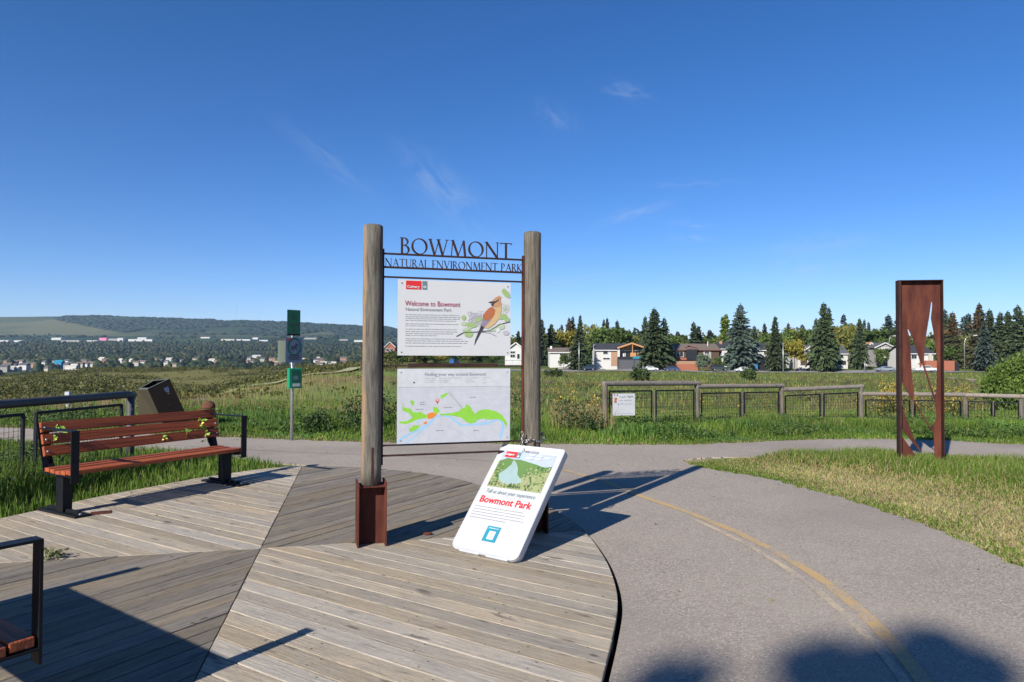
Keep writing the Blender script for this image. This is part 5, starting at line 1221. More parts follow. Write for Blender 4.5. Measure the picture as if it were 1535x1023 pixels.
# ------------------------------------------------------------------ trees
def leaf_tris(P, d, L, w, r):
    """small pointed quads as pairs of triangles: base P, direction d, length L, half width w"""
    n = len(P); q_ = r.normal(size=(n, 3)); s = np.cross(d, q_); s /= np.linalg.norm(s, axis=1, keepdims=True)+1e-9
    V_ = np.stack([P, P+d*L[:, None]*.5+s*w[:, None], P+d*L[:, None], P+d*L[:, None]*.5-s*w[:, None]], 1).reshape(-1, 3)
    b = np.arange(n)[:, None]*4; return V_, np.concatenate([b+np.array([[0, 1, 2]]), b+np.array([[0, 2, 3]])], 1).reshape(-1, 3)
def make_spruce_mesh(seed, col, width=.26, sparse=1., brown=.0):
    """unit-height spruce: whorls of drooping boughs, each bough a fan of needle sprays"""
    r = np.random.default_rng(seed); Vs, Fs, Cs, nb = [], [], [], 0
    lv = 40; base = .035
    for i in range(lv):
        z = base+(1-base)*(i/lv)**.92; 
        prof = (1-z)**.80 * (1 - .55*max(0, (.16-z)/.16)); R = width*prof*(.80+.42*r.random()) + .006
        nbough = int((12 if z < .6 else 8)*sparse)
        for k in range(nbough):
            a = r.random()*6.283; Rb = R*(.50+.62*r.random()) * (1.22 if r.random() < .14 else 1); droop = .30-.55*(z-.35); c, s_ = math.cos(a), math.sin(a)
            m_ = max(4, int(6+Rb*46)); t = (np.arange(m_)+.5)/m_*.95+.05
            P = np.stack([c*Rb*t, s_*Rb*t, z-droop*Rb*t*t+.10*Rb*t], 1); side = np.where(np.arange(m_) % 2 == 0, 1, -1.)
            sd = np.stack([-s_*side, c*side, np.zeros(m_)], 1); fw_ = np.array([c, s_, 0])
            d = sd*.75*(1.1-t)[:, None]+fw_*(.55+.3*t[:, None])+np.array([0, 0, -.32])+r.normal(size=(m_, 3))*.16; d /= np.linalg.norm(d, axis=1, keepdims=True)
            L = (.030+.30*Rb*(1.1-t))*(.8+.5*r.random(m_)); V_, F_ = leaf_tris(P, d, L, L*.30, r)
            cc = np.array(col)*(.78+.5*r.random())*np.array([1+brown*(z > .6)*r.random()*1.4, 1, 1]); cc = cc*(1+.35*(t[:, None]-.4)); Cs.append(np.repeat(cc*(.85+.3*r.random((m_, 1))), 4, 0))
            Vs.append(V_); Fs.append(F_+nb); nb += len(V_)
    # leader
    P = np.array([[0, 0, .955+.004*k] for k in range(12)]); d = r.normal(size=(12, 3))*.5+np.array([0, 0, .9]); d /= np.linalg.norm(d, axis=1, keepdims=True); L = np.full(12, .03); V_, F_ = leaf_tris(P, d, L, L*.2, r)
    Vs.append(V_); Fs.append(F_+nb); Cs.append(np.tile(np.array(col), (len(V_), 1)))
    return np.concatenate(Vs), np.concatenate(Fs), np.concatenate(Cs)
def make_leafy_mesh(seed, col, col2, lobes, n=3200, ls=.055, up=.25, jit_=.13):
    """unit-height crown: leaf clumps scattered through overlapping lobes (x, y, z, rx, rz)"""
    r = np.random.default_rng(seed); vol = np.array([l[3]**2*l[4] for l in lobes])**(2/3); cnt = (n*vol/vol.sum()).astype(int); Vs, Fs, Cs, nb = [], [], [], 0
    for l, c in zip(lobes, cnt):
        m_ = max(6, c//14); ce = r.normal(size=(m_, 3)); ce /= np.linalg.norm(ce, axis=1, keepdims=True); rad = (.55+.5*r.random((m_, 1)))
        ce = ce*rad*np.array([l[3], l[3], l[4]])+np.array(l[:3]); tone = r.random(m_)
        idx = np.repeat(np.arange(m_), 14); P = ce[idx]+r.normal(size=(len(idx), 3))*np.array([l[3], l[3], l[4]])*jit_
        d = r.normal(size=(len(idx), 3))+np.array([0, 0, up]); d /= np.linalg.norm(d, axis=1, keepdims=True); L = ls*(.6+.8*r.random(len(idx))); V_, F_ = leaf_tris(P, d, L, L*.42, r)
        t = tone[idx][:, None]; cc = (np.array(col)*(1-t)+np.array(col2)*t)*(.75+.5*r.random((len(idx), 1)))
        Vs.append(V_); Fs.append(F_+nb); Cs.append(np.repeat(cc, 4, 0)); nb += len(V_)
    return np.concatenate(Vs), np.concatenate(Fs), np.concatenate(Cs)
PROTO = {}
def proto(key, data, m, tr_h, tr_r, limbs=0, seed=0):
    V_, F_, C_ = data; o = np_obj('crown', V_, F_, m, C_); me = o.data; bpy.data.objects.remove(o)
    mb = MB(); mb.tube([(0, 0, -.05), (0, 0, tr_h*.4), (.004, .003, tr_h)], [tr_r, tr_r*.8, tr_r*.3], 8)
    r = random.Random(seed)
    for i in range(limbs):
        a = r.random()*6.28; z = tr_h*r.uniform(.35, .8); l = r.uniform(.12, .22); mb.tube([(0, 0, z), (math.cos(a)*l*.5, math.sin(a)*l*.5, z+l*.6), (math.cos(a)*l, math.sin(a)*l, z+l*1.3)], [tr_r*.45, tr_r*.3, tr_r*.1], 5, cap=False)
    PROTO[key] = (me, mb.mesh('trunk', M['bark']))
for i in range(3): proto(f's{i}', make_spruce_mesh(10+i, (.052, .074, .036), .25+.02*i), M['needle'], .95, .013)
proto('blue', make_spruce_mesh(20, (.080, .112, .090), .29), M['needle'], .95, .014)
proto('blue2', make_spruce_mesh(21, (.064, .095, .078), .27), M['needle'], .95, .014)
proto('rusty', make_spruce_mesh(22, (.074, .074, .034), .25, 1., .6), M['needle'], .95, .013)
proto('wide', make_spruce_mesh(23, (.056, .080, .036), .34, 1.15), M['needle'], .95, .014)
proto('thin', make_spruce_mesh(24, (.045, .062, .040), .15, .8), M['needle'], .95, .012)
rl = random.Random(3)
def lob(n, R, zc, H_, s): r = random.Random(s); return [(r.uniform(-R, R)*.7, r.uniform(-R, R)*.7, zc+r.uniform(-1, 1)*H_, R*r.uniform(.45, .7), R*r.uniform(.4, .6)) for _ in range(n)]
proto('green', make_leafy_mesh(30, (.060, .100, .022), (.11, .16, .038), lob(9, .36, .58, .22, 1)), M['crown'], .6, .022, 6, 1)
proto('green2', make_leafy_mesh(31, (.080, .13, .026), (.16, .22, .045), lob(10, .34, .56, .26, 2)), M['crown'], .6, .022, 6, 2)
proto('yellow', make_leafy_mesh(32, (.20, .19, .035), (.34, .29, .05), lob(9, .34, .58, .24, 3)), M['crown'], .6, .02, 6, 3)
proto('olive', make_leafy_mesh(33, (.125, .145, .035), (.22, .215, .05), lob(10, .35, .56, .25, 4)), M['crown'], .6, .02, 6, 4)
proto('poplar', make_leafy_mesh(34, (.11, .16, .03), (.17, .22, .045), [(.012*math.sin(k*2.1), .012*math.cos(k*1.7), .10+.078*k, .082-.0045*abs(k-3), .085) for k in range(11)], 3400, .036, .8), M['crown'], .8, .012)
proto('bush', make_leafy_mesh(35, (.04, .065, .018), (.075, .11, .03), [(rl.uniform(-.8, .8), rl.uniform(-.4, .4), rl.uniform(.3, .6), .42, .4) for _ in range(9)], 2600, .12), M['crown'], .5, .03, 5, 5)
proto('pale', make_leafy_mesh(36, (.10, .15, .09), (.17, .22, .14), [(rl.uniform(-.2, .2), rl.uniform(-.2, .2), rl.uniform(.35, .7), .28, .28) for _ in range(7)], 2200, .07), M['crown'], .5, .03, 4, 6)
TR = {}
def tree(key, D, px, ytop, ybase, label, w=1., name=None, group='trees and houses across the meadow', cat='tree', sink=.0, rz=None):
    b = AT(px, ybase, D); h = (ybase-ytop)*D/FPX
    nm = name or ('spruce_tree' if key in ('s0', 's1', 's2', 'blue', 'blue2', 'rusty', 'wide', 'thin') else 'poplar_tree' if key == 'poplar' else 'shrub' if key in ('bush', 'pale') else 'leafy_tree')
    r = thing(nm, label, cat, b, random.uniform(0, 6.28) if rz is None else rz); r['group'] = group
    wx_ = random.uniform(.86, 1.16)
    for n_, me in (('crown', PROTO[key][0]), ('trunk', PROTO[key][1])):
        o = bpy.data.objects.new(n_, me); o.scale = (h*w*wx_, h*w/wx_, h*1.02) if n_ == 'crown' else (h, h, h); link(o, r)
    return r
GS = 'spruces among the houses'
def sp_(key, D, px, yt, yb, lab, w=1.): return tree(key, D, px, yt, yb, lab, w, group=GS)
sp_('s0', 235, 777, 497, 541, 'dark spruce top rising just left of the right log post')
sp_('s1', 222, 812, 480, 550, 'tall dark spruce touching the right side of the right log post', .8)
sp_('s2', 226, 826, 487, 550, 'ragged dark spruce second to the right of the right log post', .9)
sp_('rusty', 260, 853, 478, 545, 'first of the twin brownish spruce tops above the yellow tree', .8)
sp_('s0', 262, 858.5, 476, 545, 'second of the twin spruce tops above the yellow tree', .7)
sp_('thin', 290, 842, 488, 540, 'tiny distant spruce tip left of the twin spruce tops', 1.)
sp_('wide', 195, 868, 490, 553, 'broad dark spruce behind the bare pole and navy SUV', 1.0)
sp_('s1', 230, 869.5, 474, 548, 'narrow spruce spire rising behind the broad spruce at the bare pole', .6)
sp_('s2', 285, 905, 480, 545, 'slim spruce tip over the dark roof, left one', .6)
sp_('s0', 285, 910, 478, 545, 'slim spruce tip over the dark roof, right one', .6)
sp_('blue2', 270, 925, 482, 545, 'bluish spruce above the renovated house roof', .9)
sp_('thin', 300, 951, 493, 545, 'small distant spruce behind the timber gable', 1.)
sp_('s1', 230, 967, 476, 549, 'dark spruce shoulder just left of the biggest spruce', .8)
sp_('wide', 197, 981, 464, 551, 'biggest dark green spruce between timber-gable and brown houses', 1.0)
sp_('s2', 200, 996, 478, 550, 'dark spruce leaning against the right side of the biggest spruce', .8)
sp_('thin', 290, 1016, 498, 545, 'lone little spruce above the left end of the tan roof', 1.6)
sp_('s0', 245, 1040, 484, 545, 'pointed spruce above the middle of the tan roof', .95)
sp_('s2', 250, 1047, 490, 545, 'rounder green spruce right behind the one over the tan roof', 1.)
sp_('thin', 275, 1064, 496, 545, 'little dark spruce above the white pipe of the brown bungalow', 1.8)
sp_('blue', 196, 1110, 458, 552, 'largest blue spruce, with silvery boughs, in front of the white house', .98)
sp_('s1', 245, 1131, 490, 545, 'green spruce filling in behind the right of the largest blue spruce', 1.)
sp_('s0', 270, 1146, 486, 545, 'spruce tip between the largest blue spruce and the pole', .8)
sp_('s2', 193, 1162, 476, 555, 'slender spruce with a crooked top beside the bare pole', .72)
sp_('rusty', 255, 1182, 486, 545, 'brown-topped spruce behind the small yellow tree', .8)
sp_('thin', 275, 1203, 488, 545, 'thin blue-black spruce left of the tall green spruce', 1.2)
sp_('s0', 235, 1224, 479, 548, 'dark spruce shoulder left of the tall green spruce', .8)
sp_('wide', 194, 1235, 456, 555, 'tall green spruce with two trunks in front of the grey roof', .80)
sp_('s1', 205, 1243, 463, 550, 'second spire of the tall green spruce', .7)
sp_('thin', 265, 1265, 473, 545, 'thin spruce tip above the yellow-green trees', 1.)
sp_('s2', 200, 1289, 479, 553, 'dark spruce left of the house with the pinkish gable', .75)
sp_('thin', 262, 1296, 481, 545, 'needle-thin spruce tip just right of the dark spruce', .8)
sp_('thin', 262, 1302.5, 484, 545, 'second needle-thin spruce tip, nearer the sculpture', .8)
sp_('blue2', 240, 1332, 474, 548, 'big rounded blue-green spruce touching the sculpture on its left', 1.3)
sp_('s0', 235, 1349, 470, 548, 'dark spruce hidden behind the sculpture frame', 1.)
sp_('s0', 210, 1417, 466, 551, 'dark spruce touching the sculpture on its right', .8)
sp_('rusty', 205, 1428, 470, 552, 'brown-tinted spruce second to the right of the sculpture', .95)
sp_('thin', 250, 1446, 476, 545, 'pale thin spruce pair over the street lamp, left tip', 1.3)
sp_('thin', 250, 1452, 472, 545, 'pale thin spruce pair over the street lamp, right tip', 1.3)
sp_('rusty', 203, 1469, 457, 551, 'tallest rusty-topped spruce at the right, above the street bend', .9)
sp_('blue', 196, 1476, 482, 552, 'low blue spruce at the street bend', .95)
sp_('s1', 205, 1484, 466, 552, 'spruce with thin top behind the low blue spruce', .9)
sp_('s2', 202, 1500, 470, 553, 'dark spruce, third from the right edge', .95)
sp_('wide', 200, 1512, 468, 554, 'dark spruce, second from the right edge', .75)
sp_('s0', 198, 1527, 460, 556, 'tall dark spruce at the right edge', .95)
sp_('rusty', 200, 1541, 466, 556, 'spruce cut by the right edge', .95)
sp_('s1', 200, 1562, 462, 556, 'spruce just past the right edge', .95)
GD = 'leafy trees among the houses'
def dl(key, D, px, yt, yb, lab, w=1.): return tree(key, D, px, yt, yb, lab, w, group=GD)
dl('olive', 250, 770, 500, 545, 'yellow-green leafy tree left of the right log post, behind the white gable', 1.1)
dl('yellow', 230, 844, 491, 549, 'golden yellow-green tree above the white bungalow', .82)
dl('olive', 262, 891, 483, 545, 'olive tree with pinkish top left of the dark green clump', .8)
dl('green', 248, 906, 490, 545, 'dark green leafy tree over the left of the dark roof', 1.1)
dl('green', 240, 930, 490, 545, 'dark green leafy tree over the right of the dark roof', 1.15)
dl('olive', 255, 952, 500, 545, 'light olive tree between green clump and biggest spruce', 1.)
dl('green2', 265, 1026, 503, 545, 'low bright green tree above the tan roof', 1.3)
dl('green2', 262, 1058, 506, 545, 'low green tree right of the spruces over the tan roof', 1.3)
dl('poplar', 235, 1087, 473, 545, 'columnar bright green poplar left of the largest blue spruce', 1.35)
dl('olive', 260, 1080, 506, 545, 'low olive tree at the foot of the columnar poplar', 1.)
dl('green2', 240, 1143, 498, 545, 'bright green tree between two spruces over the white house', 1.1)
dl('green2', 235, 1172, 490, 545, 'green leafy tree behind the bare pole', .8)
dl('yellow', 192, 1191, 507, 553, 'small yellow and green tree with a pale trunk', .85)
dl('olive', 245, 1196, 488, 545, 'yellowish tree behind the small yellow tree', .9)
dl('green', 240, 1212, 492, 545, 'dark leafy tree left of the white stepped-gable house', .9)
dl('yellow', 240, 1262, 484, 545, 'yellow-green tree over the plain grey roof, left one', .7)
dl('olive', 238, 1273, 482, 545, 'yellow-green tree over the plain grey roof, right one', .75)
dl('green', 235, 1308, 490, 546, 'dark leafy tree behind the pinkish gable', 1.)
dl('green', 225, 1336, 505, 552, 'dark round tree left of the sculpture hiding a house', .9)
dl('green', 215, 1322, 521, 552, 'low dark clump in front of the white trimmed house', .9)
dl('green2', 218, 1402, 500, 552, 'green tree seen between sculpture blades above the red wall', 1.)
dl('green', 205, 1428, 517, 553, 'dark rounded bush-like tree above the red-brown wall', 1.1)
dl('olive', 222, 1445, 498, 551, 'olive tree behind the street lamp', .9)
dl('green2', 210, 1440, 530, 555, 'small bright green tree at the end of the red-brown wall', .9)
for i, (px, yt, kk) in enumerate(((600, 528, 'green'), (622, 525, 'olive'), (640, 524, 'green2'), (662, 527, 'yellow'), (706, 526, 'olive'), (724, 527, 'green'), (742, 529, 'green2'))):
    dl(kk, 230+4*i, px, yt, 549, ['dark green tree left end', 'olive tree second from the left', 'bright green tree third from the left', 'yellowish tree left of the blue car', 'olive tree right of the blue car', 'dark green tree second right of the blue car', 'green tree at the right end'][i]+' in the gap between the panels', 1.3)
GB = 'bushes in the meadow'
tree('bush', 120, 961, 551, 573, 'dark green bush in the meadow below the white sedan', .9, group=GB, cat='bush')
tree('bush', 130, 1123, 552, 571, 'dark green bush in the meadow below the low white car', .75, group=GB, cat='bush')
tree('pale', 192, 1054, 529, 556, 'round pale blue-green shrub in front of the brown bungalow', .95, group=GB, cat='bush')
tree('bush', 150, 828, 553, 566, 'scrubby bush at the meadow edge below the white bungalow', 1.0, group=GB, cat='bush').hide_render = False
tree('green', 194, 1077, 535, 554, 'small green bush right of the pale round shrub', 1., group=GB, cat='bush', name='shrub')
tree('green', 196, 845, 530, 553, 'grey-green bush against the white bungalow', .8, group=GB, cat='bush', name='shrub')
# a belt of farther trees that closes the view behind the houses
r = np.random.default_rng(77); Vs, Fs, Cs, nb = [], [], [], 0
lib = [make_leafy_mesh(60+i, c1, c2, lob(6, .38, .5, .2, 60+i), 420, .10) for i, (c1, c2) in enumerate((((.055, .09, .022), (.10, .14, .035)), ((.12, .14, .035), (.20, .20, .05)), ((.07, .11, .026), (.14, .18, .04))))]
for k in range(380):
    D = r.uniform(270, 420); px = r.uniform(560, 1900); hgt = r.uniform(10, 17)*D/300*(.9 if px > 800 else .62); V_, F_, C_ = lib[r.integers(3)]; x = H(px, D)
    Vs.append(V_*np.array([hgt, hgt, hgt])+np.array([x, D, ztf(x, D)-1])); Fs.append(F_+nb); Cs.append(C_*(.8+.4*r.random())); nb += len(V_)
tag(np_obj('tree_belt', np.concatenate(Vs), np.concatenate(Fs), M['leaf'], np.concatenate(Cs)), kind='stuff')

# big shrub at the right edge, nearer than the houses
V_, F_, C_ = make_leafy_mesh(50, (.075, .125, .022), (.15, .22, .04), [(-.75, 0, .42, .36, .36), (-.45, .1, .62, .36, .34), (0, 0, .75, .42, .36), (.5, 0, .9, .5, .42), (.1, -.2, .35, .5, .35), (.8, .1, .6, .5, .45), (-.5, -.2, .25, .4, .28)], 15000, .055, .3)
PROTO['near'] = None; sb = AT(1535, 592, 30.); shrub = thing('leafy_shrub', 'large bright green shrub at the right edge behind the log fence', 'shrub', (sb.x, 30., ztf(sb.x, 30.)))
hs_ = 2.15; o = np_obj('crown', V_*np.array([hs_*.78, hs_*.7, hs_*1.05]), F_, M['crown'], C_, shrub)
mb = MB(); rr_ = random.Random(4)
for k in range(8): a = rr_.random()*6.28; mb.tube([(0, 0, -.2), (math.cos(a)*.5, math.sin(a)*.3, .9), (math.cos(a)*1.1, math.sin(a)*.7, 1.9)], [.04, .025, .01], 6)
mb.build('stem', M['bark'], shrub)

# tall tree behind the camera whose top shades the path at the lower right
base = Vector((1.75, 2.75, 0)); hT = 14.0; cT = base-SH*hT
tb = thing('leafy_tree', 'tall tree standing behind the viewpoint, its crown shading the path', 'tree', (cT.x, cT.y, GZ))
def shl(px, py, h, r, rz_): g_ = G(px, py, PZ); q_ = g_-SH*h; return (q_.x-cT.x, q_.y-cT.y, h, r, rz_)
LB = [shl(1262, 1022, 14., .20, .20), shl(1335, 1040, 13.7, .24, .20), shl(1420, 1004, 13.9, .22, .20), shl(1350, 1120, 13.2, .32, .22), shl(1008, 1030, 13.6, .12, .13), shl(1000, 1130, 13.0, .14, .14)]
LB += [(0.3, 1.0, 11.2, 2.4, 1.5), (-.8, .2, 9.5, 2.8, 2.0), (1.6, .3, 9.4, 2.6, 1.8), (0, -1, 7.5, 3.0, 2.0)]
LB = LB[:6]+[(x, y-1.6, z, a, b) for x, y, z, a, b in LB[6:]]
V_, F_, C_ = make_leafy_mesh(55, (.05, .08, .02), (.1, .13, .03), LB[6:], 9000, .28); V2, F2, C2 = make_leafy_mesh(56, (.05, .08, .02), (.1, .13, .03), LB[:6], 4600, .15, .25, .26)
np_obj('crown', np.concatenate([V_, V2]), np.concatenate([F_, F2+len(V_)]), M['crown'], np.concatenate([C_, C2]), tb)
mb = MB(); mb.tube([(0, -1.6, -.2), (0, -1.6, 4), (.1, -1.4, 9), (.1, -.8, 12.5)], [.28, .22, .13, .04], 12)
for l in LB[:6]: mb.tube([(.1, -1.2, 10.5), ((l[0]+.1)/2, (l[1]-1.2)/2, 12), l[:3]], [.07, .04, .015], 6)
mb.build('trunk', M['bark'], tb)

# ------------------------------------------------------------------ grasses, weeds and brush
def blades(name, X, Y, Hh, Wd, Cc, seed, lean=.35, seg=2, zf=Zt, mat_=None, **kw):
    r = np.random.default_rng(seed); n = len(X); Z = zf(X, Y)-.01; a = r.random(n)*6.283; la = r.random(n)*6.283; ln_ = lean*Hh*r.random(n)
    dx, dy = np.cos(a)*Wd, np.sin(a)*Wd; lx, ly = np.cos(la)*ln_, np.sin(la)*ln_
    if seg == 2:
        V_ = np.stack([np.stack([X-dx, Y-dy, Z], 1), np.stack([X+dx, Y+dy, Z], 1), np.stack([X-dx*.7+lx*.35, Y-dy*.7+ly*.35, Z+Hh*.6], 1), np.stack([X+dx*.7+lx*.35, Y+dy*.7+ly*.35, Z+Hh*.6], 1), np.stack([X+lx, Y+ly, Z+Hh*(1-.3*(ln_/np.maximum(Hh, 1e-3)))], 1)], 1).reshape(-1, 3)
        b = np.arange(n)[:, None]*5; F_ = np.concatenate([b+[[0, 1, 3]], b+[[0, 3, 2]], b+[[2, 3, 4]]], 1).reshape(-1, 3); k = 5
    else:
        V_ = np.stack([np.stack([X-dx, Y-dy, Z], 1), np.stack([X+dx, Y+dy, Z], 1), np.stack([X+lx, Y+ly, Z+Hh], 1)], 1).reshape(-1, 3)
        F_ = (np.arange(n)[:, None]*3+[[0, 1, 2]]).reshape(-1, 3); k = 3
    return tag(np_obj(name, V_, F_, mat_ or M['grass'], np.repeat(Cc, k, 0)), kind='stuff', **kw)
PTH = densify(path_poly, .6)
def pick(poly_, n, seed, avoid=True, dens=None):
    r = np.random.default_rng(seed); xs = [p[0] for p in poly_]; ys_ = [p[1] for p in poly_]; X = r.uniform(min(xs), max(xs), n); Y = r.uniform(min(ys_), max(ys_), n)
    k = inside(poly_, X, Y)
    if avoid: k &= ~inside(PTH, X, Y) & ~inside(dk, X, Y)
    if dens is not None: k &= r.random(n) < dens(X, Y)
    return X[k], Y[k]
gg = np.array([[.105, .185, .022], [.145, .235, .032], [.075, .140, .022], [.21, .25, .050], [.34, .28, .13]])
def gcol(X, Y, w, seed, v=.3):
    r = np.random.default_rng(seed); i = r.choice(len(gg), len(X), p=w); return gg[i]*(1-v/2+v*r.random((len(X), 1)))
# strip behind and beside the left bench
PLG = [tuple(G(*p)[:2]) for p in [(-500, 850), (0, 778), (150, 745), (300, 716), (400, 703), (455, 698), (410, 693), (370, 687), (300, 678), (150, 668), (0, 660), (-300, 650), (-900, 690)]]
X, Y = pick(PLG, 150000, 1); dd = dist_line(dk+[dk[0]], X, Y); tl_ = ss(-4.6, -5.6, X)*ss(10.6, 9.2, Y)
Hh = (.05+.07*rng.random(len(X)))*(1+.4*ss(.2, .8, dd))*(1+2.6*tl_*vnoise(X, Y, .8, 5))
blades('grass', X, Y, Hh, .004+.003*rng.random(len(X)), gcol(X, Y, [.34, .30, .22, .10, .04], 2), 3)
# right island between the two arms of the path: short and dry beside the asphalt, tall round the sculpture
PRG = [tuple(G(*p)[:2]) for p in [(1020, 691), (1100, 684), (1340, 683), (1440, 688), (1560, 700), (1800, 712), (2400, 745), (2300, 1000), (1700, 930), (1535, 852), (1400, 792), (1260, 746), (1150, 718), (1060, 702)]]
X, Y = pick(PRG, 400000, 4); dE = dist_line(nr, X, Y); tall = ss(1.5, 2.5, dE+.5*(vnoise(X, Y, 1.1, 8)-.5)+.35*ss(9.5, 10.5, Y))*ss(2.9, 4.2, X)
edge = ss(.55, .15, dE); keep = np.random.default_rng(5).random(len(X)) < np.clip(.42+.6*tall+.8*edge*ss(.35, .6, vnoise(X, Y, .9, 42))+.15*ss(10.2, 11, Y)+.7*ss(4.4, 3, X), 0, 1)*np.where(dist_line([tuple(G(*p)[:2]) for p in [(1440, 700), (1640, 708)]], X, Y) < .28, .1, 1)
X, Y, dE, tall, edge = X[keep], Y[keep], dE[keep], tall[keep], edge[keep]
Hh = (.022+.04*rng.random(len(X)))+(.07+.16*rng.random(len(X)))*tall*(.5+.9*vnoise(X, Y, .7, 9))
ca = gcol(X, Y, [.30, .28, .14, .18, .10], 6); cb = gcol(X, Y, [.02, .04, .01, .13, .80], 7)*(.92+.4*vnoise(X, Y, .5, 79))[:, None]; k = (np.random.default_rng(8).random(len(X)) < np.clip(.08+tall*.86+edge*.45+.5*ss(4.4, 3, X), 0, 1))[:, None]
blades('grass', X, Y, Hh, .004+.004*rng.random(len(X)), np.where(k, ca, cb), 9, .5+.6*(1-tall))
# verge behind the path: mown near the asphalt, rank towards the fence and the brow
fe = [tuple(p[:2]) for p in far_edge]
PV = fe + [(30, 18), (26, 26), (0, 27), (-22, 27), (-26, 18)]
X, Y = pick(PV, 520000, 10, dens=lambda x, y: (np.abs(x/np.maximum(y, 1)) < .85)*np.clip(1.25-(y-13)/22, .28, 1)); dF = dist_line(fe, X, Y)
rank = ss(.7, 2.2, dF+.9*(vnoise(X, Y, 1.6, 12)-.5)); u_ = X/Y; lftv = ss(-.15, -.25, u_)
Hh = .04+.04*rng.random(len(X))+rank*(.07+.20*rng.random(len(X)))*(.35+1.1*vnoise(X, Y, 1.3, 13)**1.2)*(1-.5*ss(16.5, 20, Y))
wa = gcol(X, Y, [.36, .30, .20, .12, .02], 14)*(.62+.75*vnoise(X, Y, 1.9, 77))[:, None]*np.where((vnoise(X, Y, 1.1, 78) > .62)[:, None], [[.8, .95, 1.25]], [[1, 1, 1]]); wb = gcol(X, Y, [.10, .16, .06, .34, .34], 15)
mixk = (np.random.default_rng(16).random(len(X)) < np.clip(.04+.5*ss(.5, .1, dF)+.55*ss(15.5, 19, Y)*(.35+.9*vnoise(X, Y, 3, 17)), 0, 1))[:, None]
blades('grass', X, Y, Hh, .006+.006*rng.random(len(X)), np.where(mixk, wb, wa), 18, .45)
# dry seed heads standing above the verge on the left
X, Y = pick([(-12, 17.5), (-2.2, 17.5), (-2.5, 22), (-17, 24)], 5000, 20, dens=lambda x, y: vnoise(x, y, 2.2, 19)**1.5); r = np.random.default_rng(21)
blades('tall_dry_grass', X, Y, .20+.32*r.random(len(X)), np.full(len(X), .005), np.array([[.36, .24, .13]])*(.6+.6*r.random((len(X), 1))), 22, .25)
X, Y = pick([(.9, 15), (2.2, 14.2), (2.2, 18), (1.0, 19)], 700, 23)
blades('tall_dry_grass', X, Y, .35+.4*r.random(len(X)), np.full(len(X), .006), np.array([[.34, .26, .12]])*(.6+.6*r.random((len(X), 1))), 24, .3)
# broad-leaved weeds
def leafcloud(name, cen, rad, hgt_, n, ls, c1, c2, seed, zf=Zt, m=None, **kw):
    r = np.random.default_rng(seed); cen = np.asarray(cen); idx = np.repeat(np.arange(len(cen)), n); N_ = len(idx); d0 = r.normal(size=(N_, 3)); d0 /= np.linalg.norm(d0, axis=1, keepdims=True); rr2 = r.random((N_, 1))**.45
    P = np.empty((N_, 3)); z0 = zf(cen[:, 0], cen[:, 1]); rad = np.broadcast_to(rad, len(cen)); hgt_ = np.broadcast_to(hgt_, len(cen))
    P[:, 0] = cen[idx, 0]+d0[:, 0]*rr2[:, 0]*rad[idx]; P[:, 1] = cen[idx, 1]+d0[:, 1]*rr2[:, 0]*rad[idx]; P[:, 2] = z0[idx]+hgt_[idx]*(.5+.5*d0[:, 2]*rr2[:, 0])
    d = r.normal(size=(N_, 3))+np.array([0, 0, .35]); d /= np.linalg.norm(d, axis=1, keepdims=True); L = ls*(.6+.8*r.random(N_)); V_, F_ = leaf_tris(P, d, L, L*.36, r)
    t = r.random((len(cen), 1))[idx]; C_ = (np.array(c1)*(1-t)+np.array(c2)*t)*(.7+.55*r.random((N_, 1)))
    return tag(np_obj(name, V_, F_, m or M['leaf'], np.repeat(C_, 4, 0)), kind='stuff', **kw)
r = np.random.default_rng(30)
X, Y = pick(fe+[(22, 19.5), (4, 18.5), (-9, 18.5), (-18, 18)], 6500, 31, dens=lambda x, y: (dist_line(fe, x, y) > .9)*ss(.3, .7, vnoise(x, y, 1.5, 32))*(np.abs(x/y) < .85))
leafcloud('weeds', np.stack([X, Y], 1), .12+.16*r.random(len(X)), .10+.34*r.random(len(X))**1.6*(1-.3*ss(2, 6, X)), 38, .05, (.040, .085, .020), (.11, .17, .035), 33)
c_ = [G(520, 655)+Vector((0, 1.6, 0)), G(500, 655)+Vector((0, 1.3, 0)), G(528, 655)+Vector((.3, 2.2, 0)), G(455, 655)+Vector((0, 1.2, 0)), G(868, 660)+Vector((0, 2, 0)), G(885, 660)+Vector((.2, 1.5, 0)), G(445, 655)+Vector((0, 1.0, 0))]
leafcloud('weeds', [(c.x, c.y) for c in c_], [.42, .35, .4, .3, .4, .3, .2], [.95, .7, .85, .5, .75, .55, .4], 460, .05, (.03, .06, .018), (.05, .085, .025), 34)
X, Y = pick([(-7, 6.6), (-5.4, 6.4), (-5.45, 9.4), (-7, 10)], 130, 35); leafcloud('weeds', np.stack([X, Y], 1), .16, .20+.3*r.random(len(X)), 36, .05, (.035, .07, .018), (.07, .11, .03), 36)
